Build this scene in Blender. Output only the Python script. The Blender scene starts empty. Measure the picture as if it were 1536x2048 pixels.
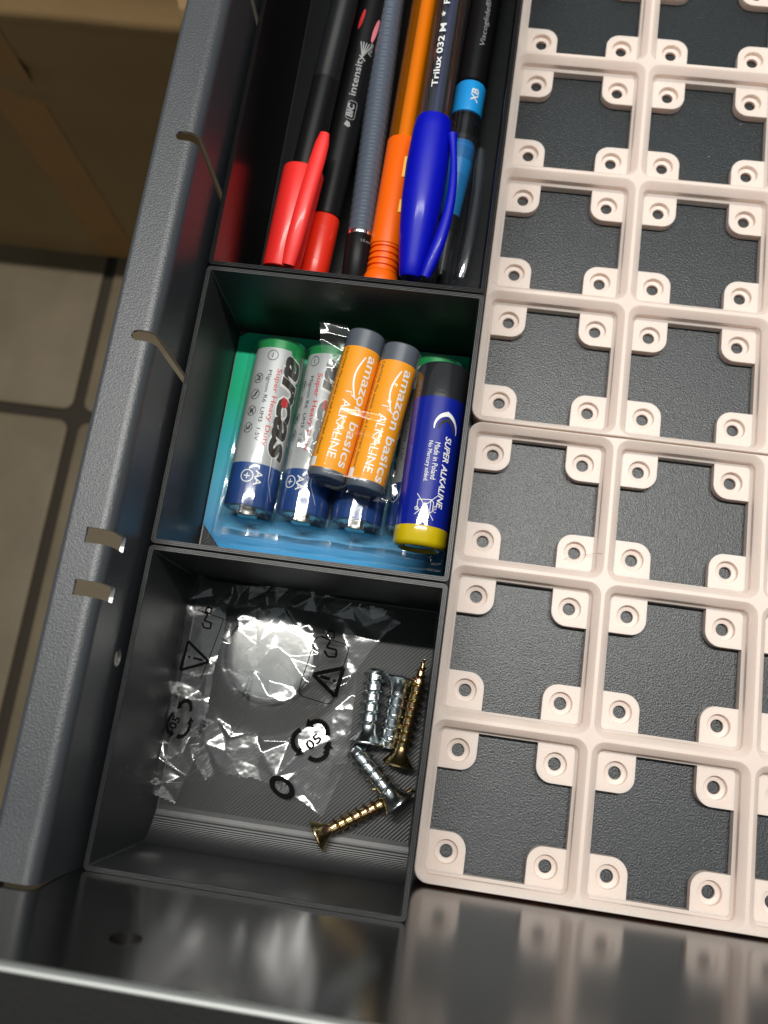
import bpy, bmesh, math, random
from mathutils import Vector, Matrix, noise
from mathutils.geometry import delaunay_2d_cdt

S = 0.001                      # everything below is written in millimetres
scene = bpy.context.scene
COL = scene.collection

# ------------------------------------------------------------------ camera
CAM = Vector((-1.9774, 40.4533, 244.2777))
RIGHT = Vector((0.9890963, 0.14043163, -0.04435623))
DOWN = Vector((0.12649218, -0.96434357, -0.23246763))
FWD = Vector((-0.07542045, 0.22432216, -0.97159216))
FPX = 1727.55                  # focal length in photo pixels (1536 x 2048)
cd = bpy.data.cameras.new('camera')
cam = bpy.data.objects.new('camera', cd)
COL.objects.link(cam)
cam.matrix_world = Matrix(((RIGHT.x, -DOWN.x, -FWD.x, CAM.x * S), (RIGHT.y, -DOWN.y, -FWD.y, CAM.y * S),
                           (RIGHT.z, -DOWN.z, -FWD.z, CAM.z * S), (0, 0, 0, 1)))
cd.sensor_width = 36
cd.sensor_fit = 'AUTO'
cd.lens = FPX / 2048 * 36
cd.clip_start = 0.005
cd.clip_end = 20
cd.dof.use_dof = True
cd.dof.focus_distance = 0.222
cd.dof.aperture_fstop = 16
scene.camera = cam

# ------------------------------------------------------------------ light
w = bpy.data.worlds.new('World')
scene.world = w
w.use_nodes = True
bg = w.node_tree.nodes['Background']
bg.inputs[0].default_value = (0.88, 0.98, 1.0, 1)
bg.inputs[1].default_value = 0.25
ld = bpy.data.lights.new('ceiling_tube_light', 'AREA')      # the room's tube lamp, behind and above the drawer
ld.shape = 'RECTANGLE'
ld.size = 1.30
ld.size_y = 0.03
ld.energy = 26
ld.color = (1.0, 0.972, 0.92)
lo = bpy.data.objects.new('ceiling_tube_light', ld)
COL.objects.link(lo)
lo.location = (-0.02, 0.445, 1.55)
lo.rotation_euler = (math.radians(-14), 0, 0)
scene.view_settings.view_transform = 'Standard'
scene.view_settings.look = 'None'
scene.view_settings.exposure = 0.08
scene.view_settings.gamma = 1.0
scene.view_settings.use_curve_mapping = False
scene.cycles.use_denoising = True
scene.cycles.transparent_max_bounces = 24
scene.cycles.max_bounces = 10
scene.cycles.caustics_reflective = False
scene.cycles.caustics_refractive = False
scene.cycles.sample_clamp_indirect = 4.0

random.seed(7)


def px(u, v, z):
    """photo pixel -> point on the horizontal plane z (mm)"""
    d = RIGHT * ((u - 768) / FPX) + DOWN * ((v - 1024) / FPX) + FWD
    return CAM + d * ((z - CAM.z) / d.z)


# ------------------------------------------------------------------ materials
def mat(name, col, rough=0.5, metal=0.0, spec=0.5, coat=0.0, coat_rough=0.05, bump=None, var=None, lines=None, ior=1.5, alpha=None):
    m = bpy.data.materials.new(name)
    m.use_nodes = True
    nt = m.node_tree
    b = nt.nodes['Principled BSDF']
    b.inputs['Base Color'].default_value = (*col, 1)
    b.inputs['Roughness'].default_value = rough
    b.inputs['Metallic'].default_value = metal
    b.inputs['Specular IOR Level'].default_value = spec
    b.inputs['IOR'].default_value = ior
    b.inputs['Coat Weight'].default_value = coat
    b.inputs['Coat Roughness'].default_value = coat_rough
    tc = nt.nodes.new('ShaderNodeTexCoord')
    prev = None
    if lines:                                   # (scale per m, strength, direction vector, distance)
        for (sc, st, rot, dist) in lines:
            mp = nt.nodes.new('ShaderNodeMapping')
            mp.inputs['Rotation'].default_value = rot
            nt.links.new(tc.outputs['Object'], mp.inputs['Vector'])
            wv = nt.nodes.new('ShaderNodeTexWave')
            wv.inputs['Scale'].default_value = sc
            wv.inputs['Distortion'].default_value = 0.6
            wv.inputs['Detail'].default_value = 1.0
            wv.inputs['Detail Scale'].default_value = 0.6
            nt.links.new(mp.outputs[0], wv.inputs['Vector'])
            bp = nt.nodes.new('ShaderNodeBump')
            bp.inputs['Strength'].default_value = st
            bp.inputs['Distance'].default_value = dist
            nt.links.new(wv.outputs['Fac'], bp.inputs['Height'])
            if prev:
                nt.links.new(prev.outputs[0], bp.inputs['Normal'])
            prev = bp
    if bump:                                    # (noise scale, strength, distance)
        for (sc, st, dist) in (bump if isinstance(bump, list) else [bump]):
            nz = nt.nodes.new('ShaderNodeTexNoise')
            nz.inputs['Scale'].default_value = sc
            nz.inputs['Detail'].default_value = 2
            nt.links.new(tc.outputs['Object'], nz.inputs['Vector'])
            bp = nt.nodes.new('ShaderNodeBump')
            bp.inputs['Strength'].default_value = st
            bp.inputs['Distance'].default_value = dist
            nt.links.new(nz.outputs['Fac'], bp.inputs['Height'])
            if prev:
                nt.links.new(prev.outputs[0], bp.inputs['Normal'])
            prev = bp
    if prev:
        nt.links.new(prev.outputs[0], b.inputs['Normal'])
    if var:                                     # (noise scale, second colour)
        nz = nt.nodes.new('ShaderNodeTexNoise')
        nz.inputs['Scale'].default_value = var[0]
        nz.inputs['Detail'].default_value = 5
        nt.links.new(tc.outputs['Object'], nz.inputs['Vector'])
        rp = nt.nodes.new('ShaderNodeValToRGB')
        rp.color_ramp.elements[0].position = 0.35
        rp.color_ramp.elements[1].position = 0.68
        rp.color_ramp.elements[0].color = (*col, 1)
        rp.color_ramp.elements[1].color = (*var[1], 1)
        nt.links.new(nz.outputs['Fac'], rp.inputs[0])
        nt.links.new(rp.outputs[0], b.inputs['Base Color'])
    return m


def film(name, tint=(1, 1, 1), gloss=0.9, rough=0.04, haze=0.012, bump=None, ior=1.75, hcol=(0.85, 0.88, 0.88)):
    """thin clear plastic: light passes straight through, the surface mirrors by Fresnel"""
    m = bpy.data.materials.new(name)
    m.use_nodes = True
    nt = m.node_tree
    nt.nodes.remove(nt.nodes['Principled BSDF'])
    out = nt.nodes['Material Output']
    tr = nt.nodes.new('ShaderNodeBsdfTransparent')
    tr.inputs[0].default_value = (*tint, 1)
    gl = nt.nodes.new('ShaderNodeBsdfGlossy')
    gl.inputs['Color'].default_value = (gloss, gloss, gloss, 1)
    gl.inputs['Roughness'].default_value = rough
    df = nt.nodes.new('ShaderNodeBsdfDiffuse')
    df.inputs[0].default_value = (*hcol, 1)
    f0 = ((ior - 1) / (ior + 1)) ** 2 * 1.6
    lw = nt.nodes.new('ShaderNodeLayerWeight')
    lw.inputs['Blend'].default_value = 0.5
    pw = nt.nodes.new('ShaderNodeMath')
    pw.operation = 'POWER'
    pw.inputs[1].default_value = 4.5
    nt.links.new(lw.outputs['Facing'], pw.inputs[0])
    fr = nt.nodes.new('ShaderNodeMath')
    fr.operation = 'MULTIPLY_ADD'
    fr.inputs[1].default_value = 1 - f0
    fr.inputs[2].default_value = f0
    nt.links.new(pw.outputs[0], fr.inputs[0])
    mx = nt.nodes.new('ShaderNodeMixShader')
    m2 = nt.nodes.new('ShaderNodeMixShader')
    m2.inputs[0].default_value = haze
    nt.links.new(tr.outputs[0], m2.inputs[1])
    nt.links.new(df.outputs[0], m2.inputs[2])
    nt.links.new(fr.outputs[0], mx.inputs[0])
    nt.links.new(m2.outputs[0], mx.inputs[1])
    nt.links.new(gl.outputs[0], mx.inputs[2])
    nt.links.new(mx.outputs[0], out.inputs[0])
    if bump:
        tc = nt.nodes.new('ShaderNodeTexCoord')
        nz = nt.nodes.new('ShaderNodeTexNoise')
        nz.inputs['Scale'].default_value = bump[0]
        nz.inputs['Detail'].default_value = 3
        bp = nt.nodes.new('ShaderNodeBump')
        bp.inputs['Strength'].default_value = bump[1]
        bp.inputs['Distance'].default_value = bump[2]
        nt.links.new(tc.outputs['Object'], nz.inputs['Vector'])
        nt.links.new(nz.outputs['Fac'], bp.inputs['Height'])
        nt.links.new(bp.outputs[0], gl.inputs['Normal'])
    return m


M = {}
M['rail'] = mat('powder_coated_steel', (0.042, 0.046, 0.052), 0.37, 0.0, 0.75, bump=[(2300, 0.18, 0.0005), (6000, 0.2, 0.0002)])
M['dfloor'] = mat('textured_black_steel', (0.010, 0.0145, 0.0175), 0.33, 0, 0.6, bump=[(2100, 0.24, 0.0005), (5500, 0.22, 0.0002)], var=(20, (0.013, 0.018, 0.021)))
M['panel'] = mat('satin_black_lacquer', (0.012, 0.0125, 0.012), 0.18, 0, 0.5, ior=1.8, bump=(40, 0.02, 0.001))
M['ptop'] = mat('matt_black_edge', (0.012, 0.011, 0.010), 0.33, 0, 0.4, bump=(1500, 0.25, 0.0003))
M['edge'] = mat('panel_edge_highlight', (0.30, 0.31, 0.30), 0.40, 0.5)  # lighter grey paints the bright highlight along the black panel's top edge
M['raw'] = mat('bare_sheet_edge', (0.55, 0.56, 0.56), 0.35, 0.9)
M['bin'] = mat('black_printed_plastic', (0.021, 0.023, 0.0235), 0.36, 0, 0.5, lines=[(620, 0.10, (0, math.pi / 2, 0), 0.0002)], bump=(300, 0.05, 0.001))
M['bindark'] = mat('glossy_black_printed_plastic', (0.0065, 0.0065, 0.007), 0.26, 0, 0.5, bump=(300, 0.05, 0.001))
M['binfloor'] = mat('black_printed_plastic_floor', (0.026, 0.028, 0.0285), 0.40, 0, 0.5, lines=[(400, 0.38, (0, 0, math.radians(42)), 0.0003)])
M['scoop'] = mat('black_printed_plastic_scoop', (0.026, 0.028, 0.0285), 0.40, 0, 0.5, bump=(300, 0.05, 0.001))
M['plate'] = mat('pale_pink_printed_plastic', (0.82, 0.690, 0.615), 0.42, 0, 0.45,
                 lines=[(420, 0.06, (0, 0, math.radians(45)), 0.0002), (560, 0.07, (0, math.pi / 2, 0), 0.0002)],
                 bump=(900, 0.08, 0.0003), var=(60, (0.85, 0.725, 0.65)))
pb = M['plate'].node_tree.nodes['Principled BSDF']      # light seeps a little into the pale plastic
pb.inputs['Subsurface Weight'].default_value = 0.45
pb.inputs['Subsurface Radius'].default_value = (1.0, 0.75, 0.6)
pb.inputs['Subsurface Scale'].default_value = 0.0022
M['silver'] = mat('silver_label', (0.46, 0.47, 0.475), 0.42, 0.15, 0.35, coat=0.15, var=(160, (0.52, 0.53, 0.53)))
M['navy'] = mat('dark_blue_band', (0.008, 0.045, 0.20), 0.35, 0.0, 0.3, coat=0.3, var=(90, (0.012, 0.065, 0.26)))
M['green'] = mat('green_band', (0.01, 0.27, 0.07), 0.28, 0.1, 0.5, coat=0.5)
M['terminal'] = mat('nickel_terminal', (0.70, 0.66, 0.58), 0.22, 1.0, bump=(600, 0.1, 0.0003))
M['orange'] = mat('orange_sleeve', (0.86, 0.325, 0.012), 0.45, 0, 0.25, coat=0.08, var=(120, (0.91, 0.36, 0.016)))
M['slate'] = mat('slate_grey_sleeve', (0.085, 0.10, 0.125), 0.35, 0, 0.5, coat=0.2, var=(120, (0.10, 0.115, 0.14)))
M['royal'] = mat('royal_blue_sleeve', (0.004, 0.014, 0.27), 0.35, 0.0, 0.2, coat=0.8, coat_rough=0.02, bump=(500, 0.06, 0.0004))
M['blacksleeve'] = mat('black_sleeve', (0.018, 0.019, 0.022), 0.3, 0.0, 0.3, coat=1.0, coat_rough=0.03, bump=(900, 0.15, 0.0003))
M['yellow'] = mat('yellow_sleeve', (0.62, 0.46, 0.004), 0.20, 0.0, 0.5, coat=0.8, bump=(400, 0.08, 0.0004))
M['white'] = mat('white_print', (0.82, 0.82, 0.80), 0.4)
M['whitesoft'] = mat('grey_print', (0.30, 0.31, 0.31), 0.5)
M['ink'] = mat('black_print', (0.018, 0.018, 0.020), 0.4)
M['brandink'] = mat('brand_black_print', (0.030, 0.028, 0.026), 0.3, coat=0.4)
M['redink'] = mat('red_print', (0.62, 0.03, 0.035), 0.4)
M['pinkink'] = mat('pink_print', (0.80, 0.22, 0.27), 0.4)
M['greyink'] = mat('dark_grey_print', (0.035, 0.035, 0.038), 0.5, spec=0.2)
M['bagink'] = mat('bag_print', (0.003, 0.003, 0.003), 0.7, spec=0.08)
M['film'] = film('clear_film', gloss=1.0, rough=0.17, haze=0.020, ior=1.8)
M['wrap'] = film('shrink_film', gloss=0.4, rough=0.07, haze=0.003, ior=1.2)
M['blister'] = film('blister_plastic', tint=(0.965, 0.98, 0.98), gloss=0.9, rough=0.06, haze=0.008, ior=1.5)
M['clearpen'] = film('clear_pen_plastic', tint=(0.86, 0.88, 0.92), gloss=0.8, rough=0.05, haze=0.01)
M['smokepen'] = film('smoky_pen_plastic', tint=(0.66, 0.70, 0.76), gloss=0.7, rough=0.12, haze=0.05, ior=1.45)
M['orangepen'] = film('orange_pen_plastic', tint=(0.96, 0.55, 0.03), gloss=0.7, rough=0.10, haze=0.16, hcol=(0.85, 0.30, 0.005), ior=1.4)
M['red'] = mat('red_pen_plastic', (0.88, 0.028, 0.024), 0.42, spec=0.35, coat=0.15, coat_rough=0.12, bump=(200, 0.04, 0.001))
M['red2'] = mat('bright_red_pen_plastic', (0.82, 0.030, 0.010), 0.30)
M['penblack'] = mat('black_pen_plastic', (0.007, 0.007, 0.008), 0.38, spec=0.15)
M['pengrey'] = mat('dark_grey_pen_plastic', (0.035, 0.036, 0.04), 0.35)
M['pendark'] = mat('charcoal_pen_plastic', (0.013, 0.014, 0.016), 0.4, spec=0.15)
M['chrome'] = mat('chrome_ring', (0.75, 0.77, 0.80), 0.15, 1.0)
M['orangesolid'] = mat('solid_orange_plastic', (0.95, 0.135, 0.001), 0.42, spec=0.3)
M['refill'] = mat('orange_refill', (0.98, 0.62, 0.06), 0.5)
M['ribcore'] = mat('ribbed_grip_core', (0.12, 0.15, 0.20), 0.35)
M['bluecap'] = mat('blue_cap_plastic', (0.001, 0.004, 0.46), 0.46, spec=0.25, coat=0.12, coat_rough=0.12, bump=(250, 0.04, 0.001))
M['bluetube'] = mat('blue_ink_tube', (0.004, 0.010, 0.10), 0.3)
M['sky'] = mat('light_blue_plastic', (0.012, 0.33, 0.80), 0.36)
M['zinc'] = mat('zinc_plated_steel', (0.70, 0.77, 0.80), 0.20, 1.0, bump=(500, 0.12, 0.0004), var=(350, (0.84, 0.87, 0.87)))
M['brass'] = mat('yellow_zinc_steel', (0.52, 0.42, 0.18), 0.22, 1.0, bump=(600, 0.15, 0.0004), var=(420, (0.66, 0.42, 0.26)))
M['steel'] = mat('brushed_steel', (0.72, 0.715, 0.69), 0.175, 1.0, lines=[(900, 0.04, (0, 0, math.radians(5)), 0.0001)])
M['tile'] = mat('beige_floor_tile', (0.102, 0.075, 0.040), 0.6, bump=[(14, 0.1, 0.004), (120, 0.15, 0.002)], var=(22, (0.138, 0.103, 0.057)))
M['grout'] = mat('dark_grout', (0.024, 0.018, 0.010), 0.9, bump=(300, 0.4, 0.001))
M['carton'] = mat('brown_cardboard', (0.225, 0.132, 0.050), 0.75, bump=[(30, 0.12, 0.004), (400, 0.1, 0.0005)], var=(11, (0.26, 0.158, 0.064)))
M['streak'] = mat('orange_light_streak', (0.30, 0.150, 0.046), 0.6, var=(40, (0.26, 0.135, 0.046)))  # colour of a faint orange light streak on the carton front

# printed gradient on the battery card
m = mat('battery_card_print', (0, 0.5, 0.3), 0.5, spec=0.2)
nt = m.node_tree
tc = nt.nodes.new('ShaderNodeTexCoord')
sx = nt.nodes.new('ShaderNodeSeparateXYZ')
mr = nt.nodes.new('ShaderNodeMapRange')
mr.inputs['From Min'].default_value = 0.0
mr.inputs['From Max'].default_value = 0.0725
rp = nt.nodes.new('ShaderNodeValToRGB')
cr = rp.color_ramp
cr.elements[0].position = 0.0
cr.elements[0].color = (0.002, 0.26, 0.60, 1)
cr.elements[1].position = 1.0
cr.elements[1].color = (0.004, 0.54, 0.29, 1)
for pos, c in ((0.10, (0.010, 0.30, 0.62, 1)), (0.17, (0.06, 0.31, 0.62, 1)), (0.24, (0.12, 0.42, 0.68, 1)), (0.40, (0.10, 0.49, 0.68, 1)), (0.55, (0.03, 0.47, 0.50, 1)), (0.74, (0.006, 0.50, 0.24, 1))):
    e = cr.elements.new(pos)
    e.color = c
nz = nt.nodes.new('ShaderNodeTexNoise')
nz.inputs['Scale'].default_value = 60
ad = nt.nodes.new('ShaderNodeMath')
ad.operation = 'MULTIPLY_ADD'
ad.inputs[1].default_value = 0.006
nt.links.new(tc.outputs['Object'], sx.inputs[0])
nt.links.new(tc.outputs['Object'], nz.inputs['Vector'])
nt.links.new(nz.outputs['Fac'], ad.inputs[0])
nt.links.new(sx.outputs[1], ad.inputs[2])
nt.links.new(ad.outputs[0], mr.inputs[0])
nt.links.new(mr.outputs[0], rp.inputs[0])
nt.links.new(rp.outputs[0], nt.nodes['Principled BSDF'].inputs['Base Color'])
M['card'] = m


# ------------------------------------------------------------------ object helpers
def obj(name, verts, faces, m, parent=None, sharp=None, offset=(0, 0, 0)):
    me = bpy.data.meshes.new(name)
    ox, oy, oz = offset
    me.from_pydata([((v[0] - ox) * S, (v[1] - oy) * S, (v[2] - oz) * S) for v in verts], [], faces)
    me.validate()
    me.update()
    ms = m if isinstance(m, (list, tuple)) else [m]
    for k in ms:
        me.materials.append(M[k] if isinstance(k, str) else k)
    if sharp is not None:
        me.polygons.foreach_set('use_smooth', [True] * len(me.polygons))
        me.set_sharp_from_angle(angle=math.radians(sharp))
    o = bpy.data.objects.new(name, me)
    COL.objects.link(o)
    o.location = (ox * S, oy * S, oz * S)
    if parent is not None:
        o.parent = parent
    return o


def tag(o, label, cat, group=None, kind=None):
    if label:
        o['label'] = label
    if cat:
        o['category'] = cat
    if group:
        o['group'] = group
    if kind:
        o['kind'] = kind
    return o


def thing(name, label, cat, loc=(0, 0, 0), mtx=None, group=None):
    o = bpy.data.objects.new(name, None)
    COL.objects.link(o)
    o.empty_display_size = 0.01
    if mtx is not None:
        o.matrix_world = mtx
    else:
        o.location = Vector(loc) * S
    return tag(o, label, cat, group)


def frame(A, B, roll=0.0):
    """matrix whose local Y runs A -> B, local Z looks up"""
    A, B = Vector(A), Vector(B)
    y = (B - A).normalized()
    x = y.cross(Vector((0, 0, 1))).normalized()
    z = x.cross(y)
    R = Matrix((x, y, z)).transposed().to_4x4()
    R = R @ Matrix.Rotation(roll, 4, 'Y')
    return Matrix.Translation(A * S) @ R


class MB:
    def __init__(s):
        s.v, s.f = [], []

    def add(s, verts, faces):
        k = len(s.v)
        s.v += [tuple(p) for p in verts]
        s.f += [tuple(i + k for i in f) for f in faces]
        return s

    def box(s, a, b):
        (x0, y0, z0), (x1, y1, z1) = a, b
        return s.add([(x0, y0, z0), (x1, y0, z0), (x1, y1, z0), (x0, y1, z0), (x0, y0, z1), (x1, y0, z1), (x1, y1, z1), (x0, y1, z1)],
                     [(0, 3, 2, 1), (4, 5, 6, 7), (0, 1, 5, 4), (1, 2, 6, 5), (2, 3, 7, 6), (3, 0, 4, 7)])

    def rings(s, rings, closed=True, cap0=False, cap1=False):
        n = len(rings[0])
        k = len(s.v)
        for r in rings:
            s.v += [tuple(p) for p in r]
        for i in range(len(rings) - 1):
            for j in range(n if closed else n - 1):
                a, b = k + i * n + j, k + i * n + (j + 1) % n
                s.f.append((a, b, b + n, a + n))
        if cap0:
            s.f.append(tuple(reversed(range(k, k + n))))
        if cap1:
            s.f.append(tuple(range(k + (len(rings) - 1) * n, k + len(rings) * n)))
        return s

    def lathe(s, prof, n=40, cap0=False, cap1=False, sx=1.0, ph=0.0):
        """revolve (y, r) pairs about the local Y axis"""
        rr = [[(r * math.sin(2 * math.pi * j / n + ph) * sx, y, r * math.cos(2 * math.pi * j / n + ph)) for j in range(n)] for y, r in prof]
        return s.rings(rr, True, cap0, cap1)

    def tube(s, pts, radii, n=10, sq=1.0, cap=True):
        """round (or flattened: sq) tube through points"""
        rr = []
        P = [Vector(p) for p in pts]
        for i, p in enumerate(P):
            d = (P[min(i + 1, len(P) - 1)] - P[max(i - 1, 0)]).normalized()
            x = d.cross(Vector((0, 0, 1)))
            x = x.normalized() if x.length > 1e-6 else Vector((1, 0, 0))
            z = x.cross(d)
            r = radii[i] if isinstance(radii, (list, tuple)) else radii
            rr.append([p + x * (r * math.cos(2 * math.pi * j / n)) + z * (r * sq * math.sin(2 * math.pi * j / n)) for j in range(n)])
        return s.rings(rr, True, cap, cap)

    def obj(s, name, m, parent=None, sharp=None, offset=(0, 0, 0)):
        return obj(name, s.v, s.f, m, parent, sharp, offset)


def rrect(x0, y0, x1, y1, r, z, n=6):
    pts = []
    for cx, cy, a0 in ((x1 - r, y0 + r, -90), (x1 - r, y1 - r, 0), (x0 + r, y1 - r, 90), (x0 + r, y0 + r, 180)):
        for i in range(n + 1):
            a = math.radians(a0 + 90 * i / n)
            pts.append((cx + r * math.cos(a), cy + r * math.sin(a), z))
    return pts


def fill2d(loops):
    """flat polygon with holes -> (verts2d, tris)"""
    bm = bmesh.new()
    for lp in loops:
        vs = [bm.verts.new((p[0], p[1], 0)) for p in lp]
        for i in range(len(vs)):
            bm.edges.new((vs[i], vs[(i + 1) % len(vs)]))
    bmesh.ops.triangle_fill(bm, edges=bm.edges[:], use_beauty=True, use_dissolve=False, normal=(0, 0, 1))
    return bm


def slice_bm(bm, axis, step, lo=None, hi=None):
    vals = [v.co[axis] for v in bm.verts]
    if not vals:
        return
    a, b = min(vals) if lo is None else lo, max(vals) if hi is None else hi
    no = [0, 0, 0]
    no[axis] = 1
    k = a + step
    while k < b - 1e-6:
        co = [0, 0, 0]
        co[axis] = k
        bmesh.ops.bisect_plane(bm, geom=bm.verts[:] + bm.edges[:] + bm.faces[:], plane_co=co, plane_no=no, dist=1e-7)
        k += step


def bm_data(bm, fn):
    bm.verts.index_update()
    v = [fn(p.co.x, p.co.y) for p in bm.verts]
    f = [tuple(q.index for q in fc.verts) for fc in bm.faces]
    bm.free()
    return v, f


_font_cache = {}


def text_bm(s, length, height, shear=0.0, bold=0.0, centre=False):
    """text as a flat mesh filling length x height (mm), lower-left at 0,0"""
    cu = bpy.data.curves.new('t', 'FONT')
    cu.body = s
    cu.shear = shear
    cu.offset = bold
    cu.resolution_u = 3
    o = bpy.data.objects.new('t', cu)
    COL.objects.link(o)
    dg = bpy.context.evaluated_depsgraph_get()
    me = bpy.data.meshes.new_from_object(o.evaluated_get(dg))
    bm = bmesh.new()
    bm.from_mesh(me)
    bpy.data.objects.remove(o)
    bpy.data.curves.remove(cu)
    bpy.data.meshes.remove(me)
    xs = [v.co.x for v in bm.verts]
    ys = [v.co.y for v in bm.verts]
    x0, x1, y0, y1 = min(xs), max(xs), min(ys), max(ys)
    for v in bm.verts:
        v.co = Vector(((v.co.x - x0) / (x1 - x0) * length, (v.co.y - y0) / (y1 - y0) * height, 0))
        if centre:
            v.co.x -= length / 2
            v.co.y -= height / 2
    bmesh.ops.triangulate(bm, faces=bm.faces[:])
    return bm


def shape_bm(polys):
    bm = bmesh.new()
    for p in polys:
        vs = [bm.verts.new((q[0], q[1], 0)) for q in p]
        bm.faces.new(vs)
    bmesh.ops.triangulate(bm, faces=bm.faces[:])
    return bm


def line2(a, b, wd):
    ax, ay = a
    bx, by = b
    d = math.hypot(bx - ax, by - ay) or 1
    nx, ny = -(by - ay) / d * wd / 2, (bx - ax) / d * wd / 2
    return [(ax + nx, ay + ny), (ax - nx, ay - ny), (bx - nx, by - ny), (bx + nx, by + ny)]


def poly2(pts, wd, closed=False):
    out = []
    n = len(pts)
    for i in range(n if closed else n - 1):
        out.append(line2(pts[i], pts[(i + 1) % n], wd))
    return out


def arc2(cx, cy, r, a0, a1, wd, n=14, w1=None):
    out = []
    for i in range(n):
        t0, t1 = a0 + (a1 - a0) * i / n, a0 + (a1 - a0) * (i + 1) / n
        k0 = wd if w1 is None else wd + (w1 - wd) * i / n
        k1 = wd if w1 is None else wd + (w1 - wd) * (i + 1) / n
        q = [(cx + (r + k0 / 2) * math.cos(t0), cy + (r + k0 / 2) * math.sin(t0)), (cx + (r + k1 / 2) * math.cos(t1), cy + (r + k1 / 2) * math.sin(t1)),
             (cx + (r - k1 / 2) * math.cos(t1), cy + (r - k1 / 2) * math.sin(t1)), (cx + (r - k0 / 2) * math.cos(t0), cy + (r - k0 / 2) * math.sin(t0))]
        out.append(q)
    return out


def ring2(cx, cy, r, wd, n=22):
    return arc2(cx, cy, r, 0, 2 * math.pi, wd, n)


def wrap_print(name, bm, m, parent, radius, fn, step=0.7, axis=1):
    """print a flat shape onto a cylinder about local Y; fn(gx, gy) -> (s around, t along)"""
    slice_bm(bm, axis, step)

    def mp(gx, gy):
        s, t = fn(gx, gy)
        a = s / radius
        return ((radius + 0.05) * math.sin(a), t, (radius + 0.05) * math.cos(a))
    v, f = bm_data(bm, mp)
    return obj(name, v, f, m, parent)


def down_print(s0, t0, k=0):        # reading toward -Y, letters' tops toward +X
    return lambda gx, gy: (s0 + gy, t0 - gx)


def up_print(s0, t0):               # reading toward +Y, letters' tops toward -X
    return lambda gx, gy: (s0 - gy, t0 + gx)


# ================================================================== setting
FZ = -330.0                     # room floor
floor = MB().box((-900, -700, FZ - 20), (700, 1100, FZ - 3)).obj('floor', 'grout')
tag(floor, None, None, kind='structure')
floor['label'] = 'floor of beige tiles with dark grout'
g = 4.0
gx0, gy0, P = -275.5, 214.5, 306.0
for i in range(-2, 3):
    for j in range(-3, 3):
        a, b = gx0 + i * P, gy0 + j * P
        if a > 600:
            continue
        mb = MB()
        rr = [rrect(a + g + e, b + g + e, a + P - g - e, b + P - g - e, 7, z, 4) for e, z in ((0, FZ - 3), (0, FZ - 1.2), (0.5, FZ - 0.3), (1.6, FZ))]
        mb.rings(rr, True, False, True)
        mb.obj('tile', 'tile', floor, 40)

# cardboard box standing on the tiles behind the drawer
cy0 = 341.0
box = thing('cardboard_box', 'dull brown cardboard box standing on the beige tiles behind the steel rail', 'box', (-430, cy0, FZ))
bx0, bx1, by1, bz = -640.0, px(366, 28, FZ + 235).x, 640.0, 235.0


def carton_face():
    bm = bmesh.new()
    nx, nz_ = 60, 44
    grid = []
    for i in range(nx + 1):
        row = []
        for j in range(nz_ + 1):
            x, z = bx0 + (bx1 - bx0) * i / nx, bz * j / nz_
            d = 1.5 * noise.noise(Vector((x * 0.012, z * 0.012, 3.1)))
            # dent near the upper right, two short creases
            for (cx, cz, ln, ang, am) in ((-250, 190, 17, -0.55, 3.0), (-258, 180, 15, -0.55, -2.6)):
                ux = (x - cx) * math.cos(ang) + (z - cz) * math.sin(ang)
                uz = -(x - cx) * math.sin(ang) + (z - cz) * math.cos(ang)
                d += am * math.exp(-(ux / ln) ** 2 - (uz / 5.0) ** 2)
            row.append(bm.verts.new((x + 430, d, z)))
        grid.append(row)
    for i in range(nx):
        for j in range(nz_):
            bm.faces.new((grid[i][j], grid[i + 1][j], grid[i + 1][j + 1], grid[i][j + 1]))
    return bm


v, f = None, None
bm = carton_face()
bm.verts.index_update()
obj('front_side', [tuple(p.co) for p in bm.verts], [tuple(q.index for q in fc.verts) for fc in bm.faces], 'carton', box, 60)
bm.free()
MB().box((bx0 + 430, 4, 0.2), (bx1 + 430, by1 - cy0, bz - 6)).obj('carton_body', 'carton', box)
mb = MB()
mb.rings([[(x + 430, y_ + 1.2 * noise.noise(Vector((x * 0.02, z_ * 0.02, 5))), z_) for x in [bx0 + (bx1 - bx0) * i / 30 for i in range(31)]]
          for y_, z_ in ((-0.6, bz - 7), (-1.0, bz - 3), (0.5, bz + 0.5), (4.5, bz + 5), (7, bz + 14), (14, bz + 55), (20, bz + 92))], False).obj('top_flap', 'carton', box, 60)
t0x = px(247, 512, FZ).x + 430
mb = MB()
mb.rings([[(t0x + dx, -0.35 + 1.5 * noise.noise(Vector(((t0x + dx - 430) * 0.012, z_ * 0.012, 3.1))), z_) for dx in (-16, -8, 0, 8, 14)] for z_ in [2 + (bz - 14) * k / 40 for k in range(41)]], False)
mb.obj('light_streak', 'streak', box, 60)  # thin strip on the carton front, a streak of light put into colour

# ================================================================== drawer
PT = 0.030                      # lean of the front panel (rad)
drawer = thing('drawer', 'open dark grey steel drawer with slotted side rail and glossy black front', 'drawer', (0, 0, -1))


def dl(v):
    return [(a[0], a[1], a[2] + 1) for a in v]


MB().box((-72.6, -0.6, 0), (200, 420, 1)).obj('bottom_panel', 'dfloor', drawer)

# side rail: one bent sheet with slots cut out
RX, RZ, RB = -73.0, 66.0, 3.0
s1 = RZ - RB
s2 = s1 + RB * math.pi / 2
s3 = s2 + 6.5
s4 = s3 + 1.3 * math.pi / 2
s5 = s4 + 7.0


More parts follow.
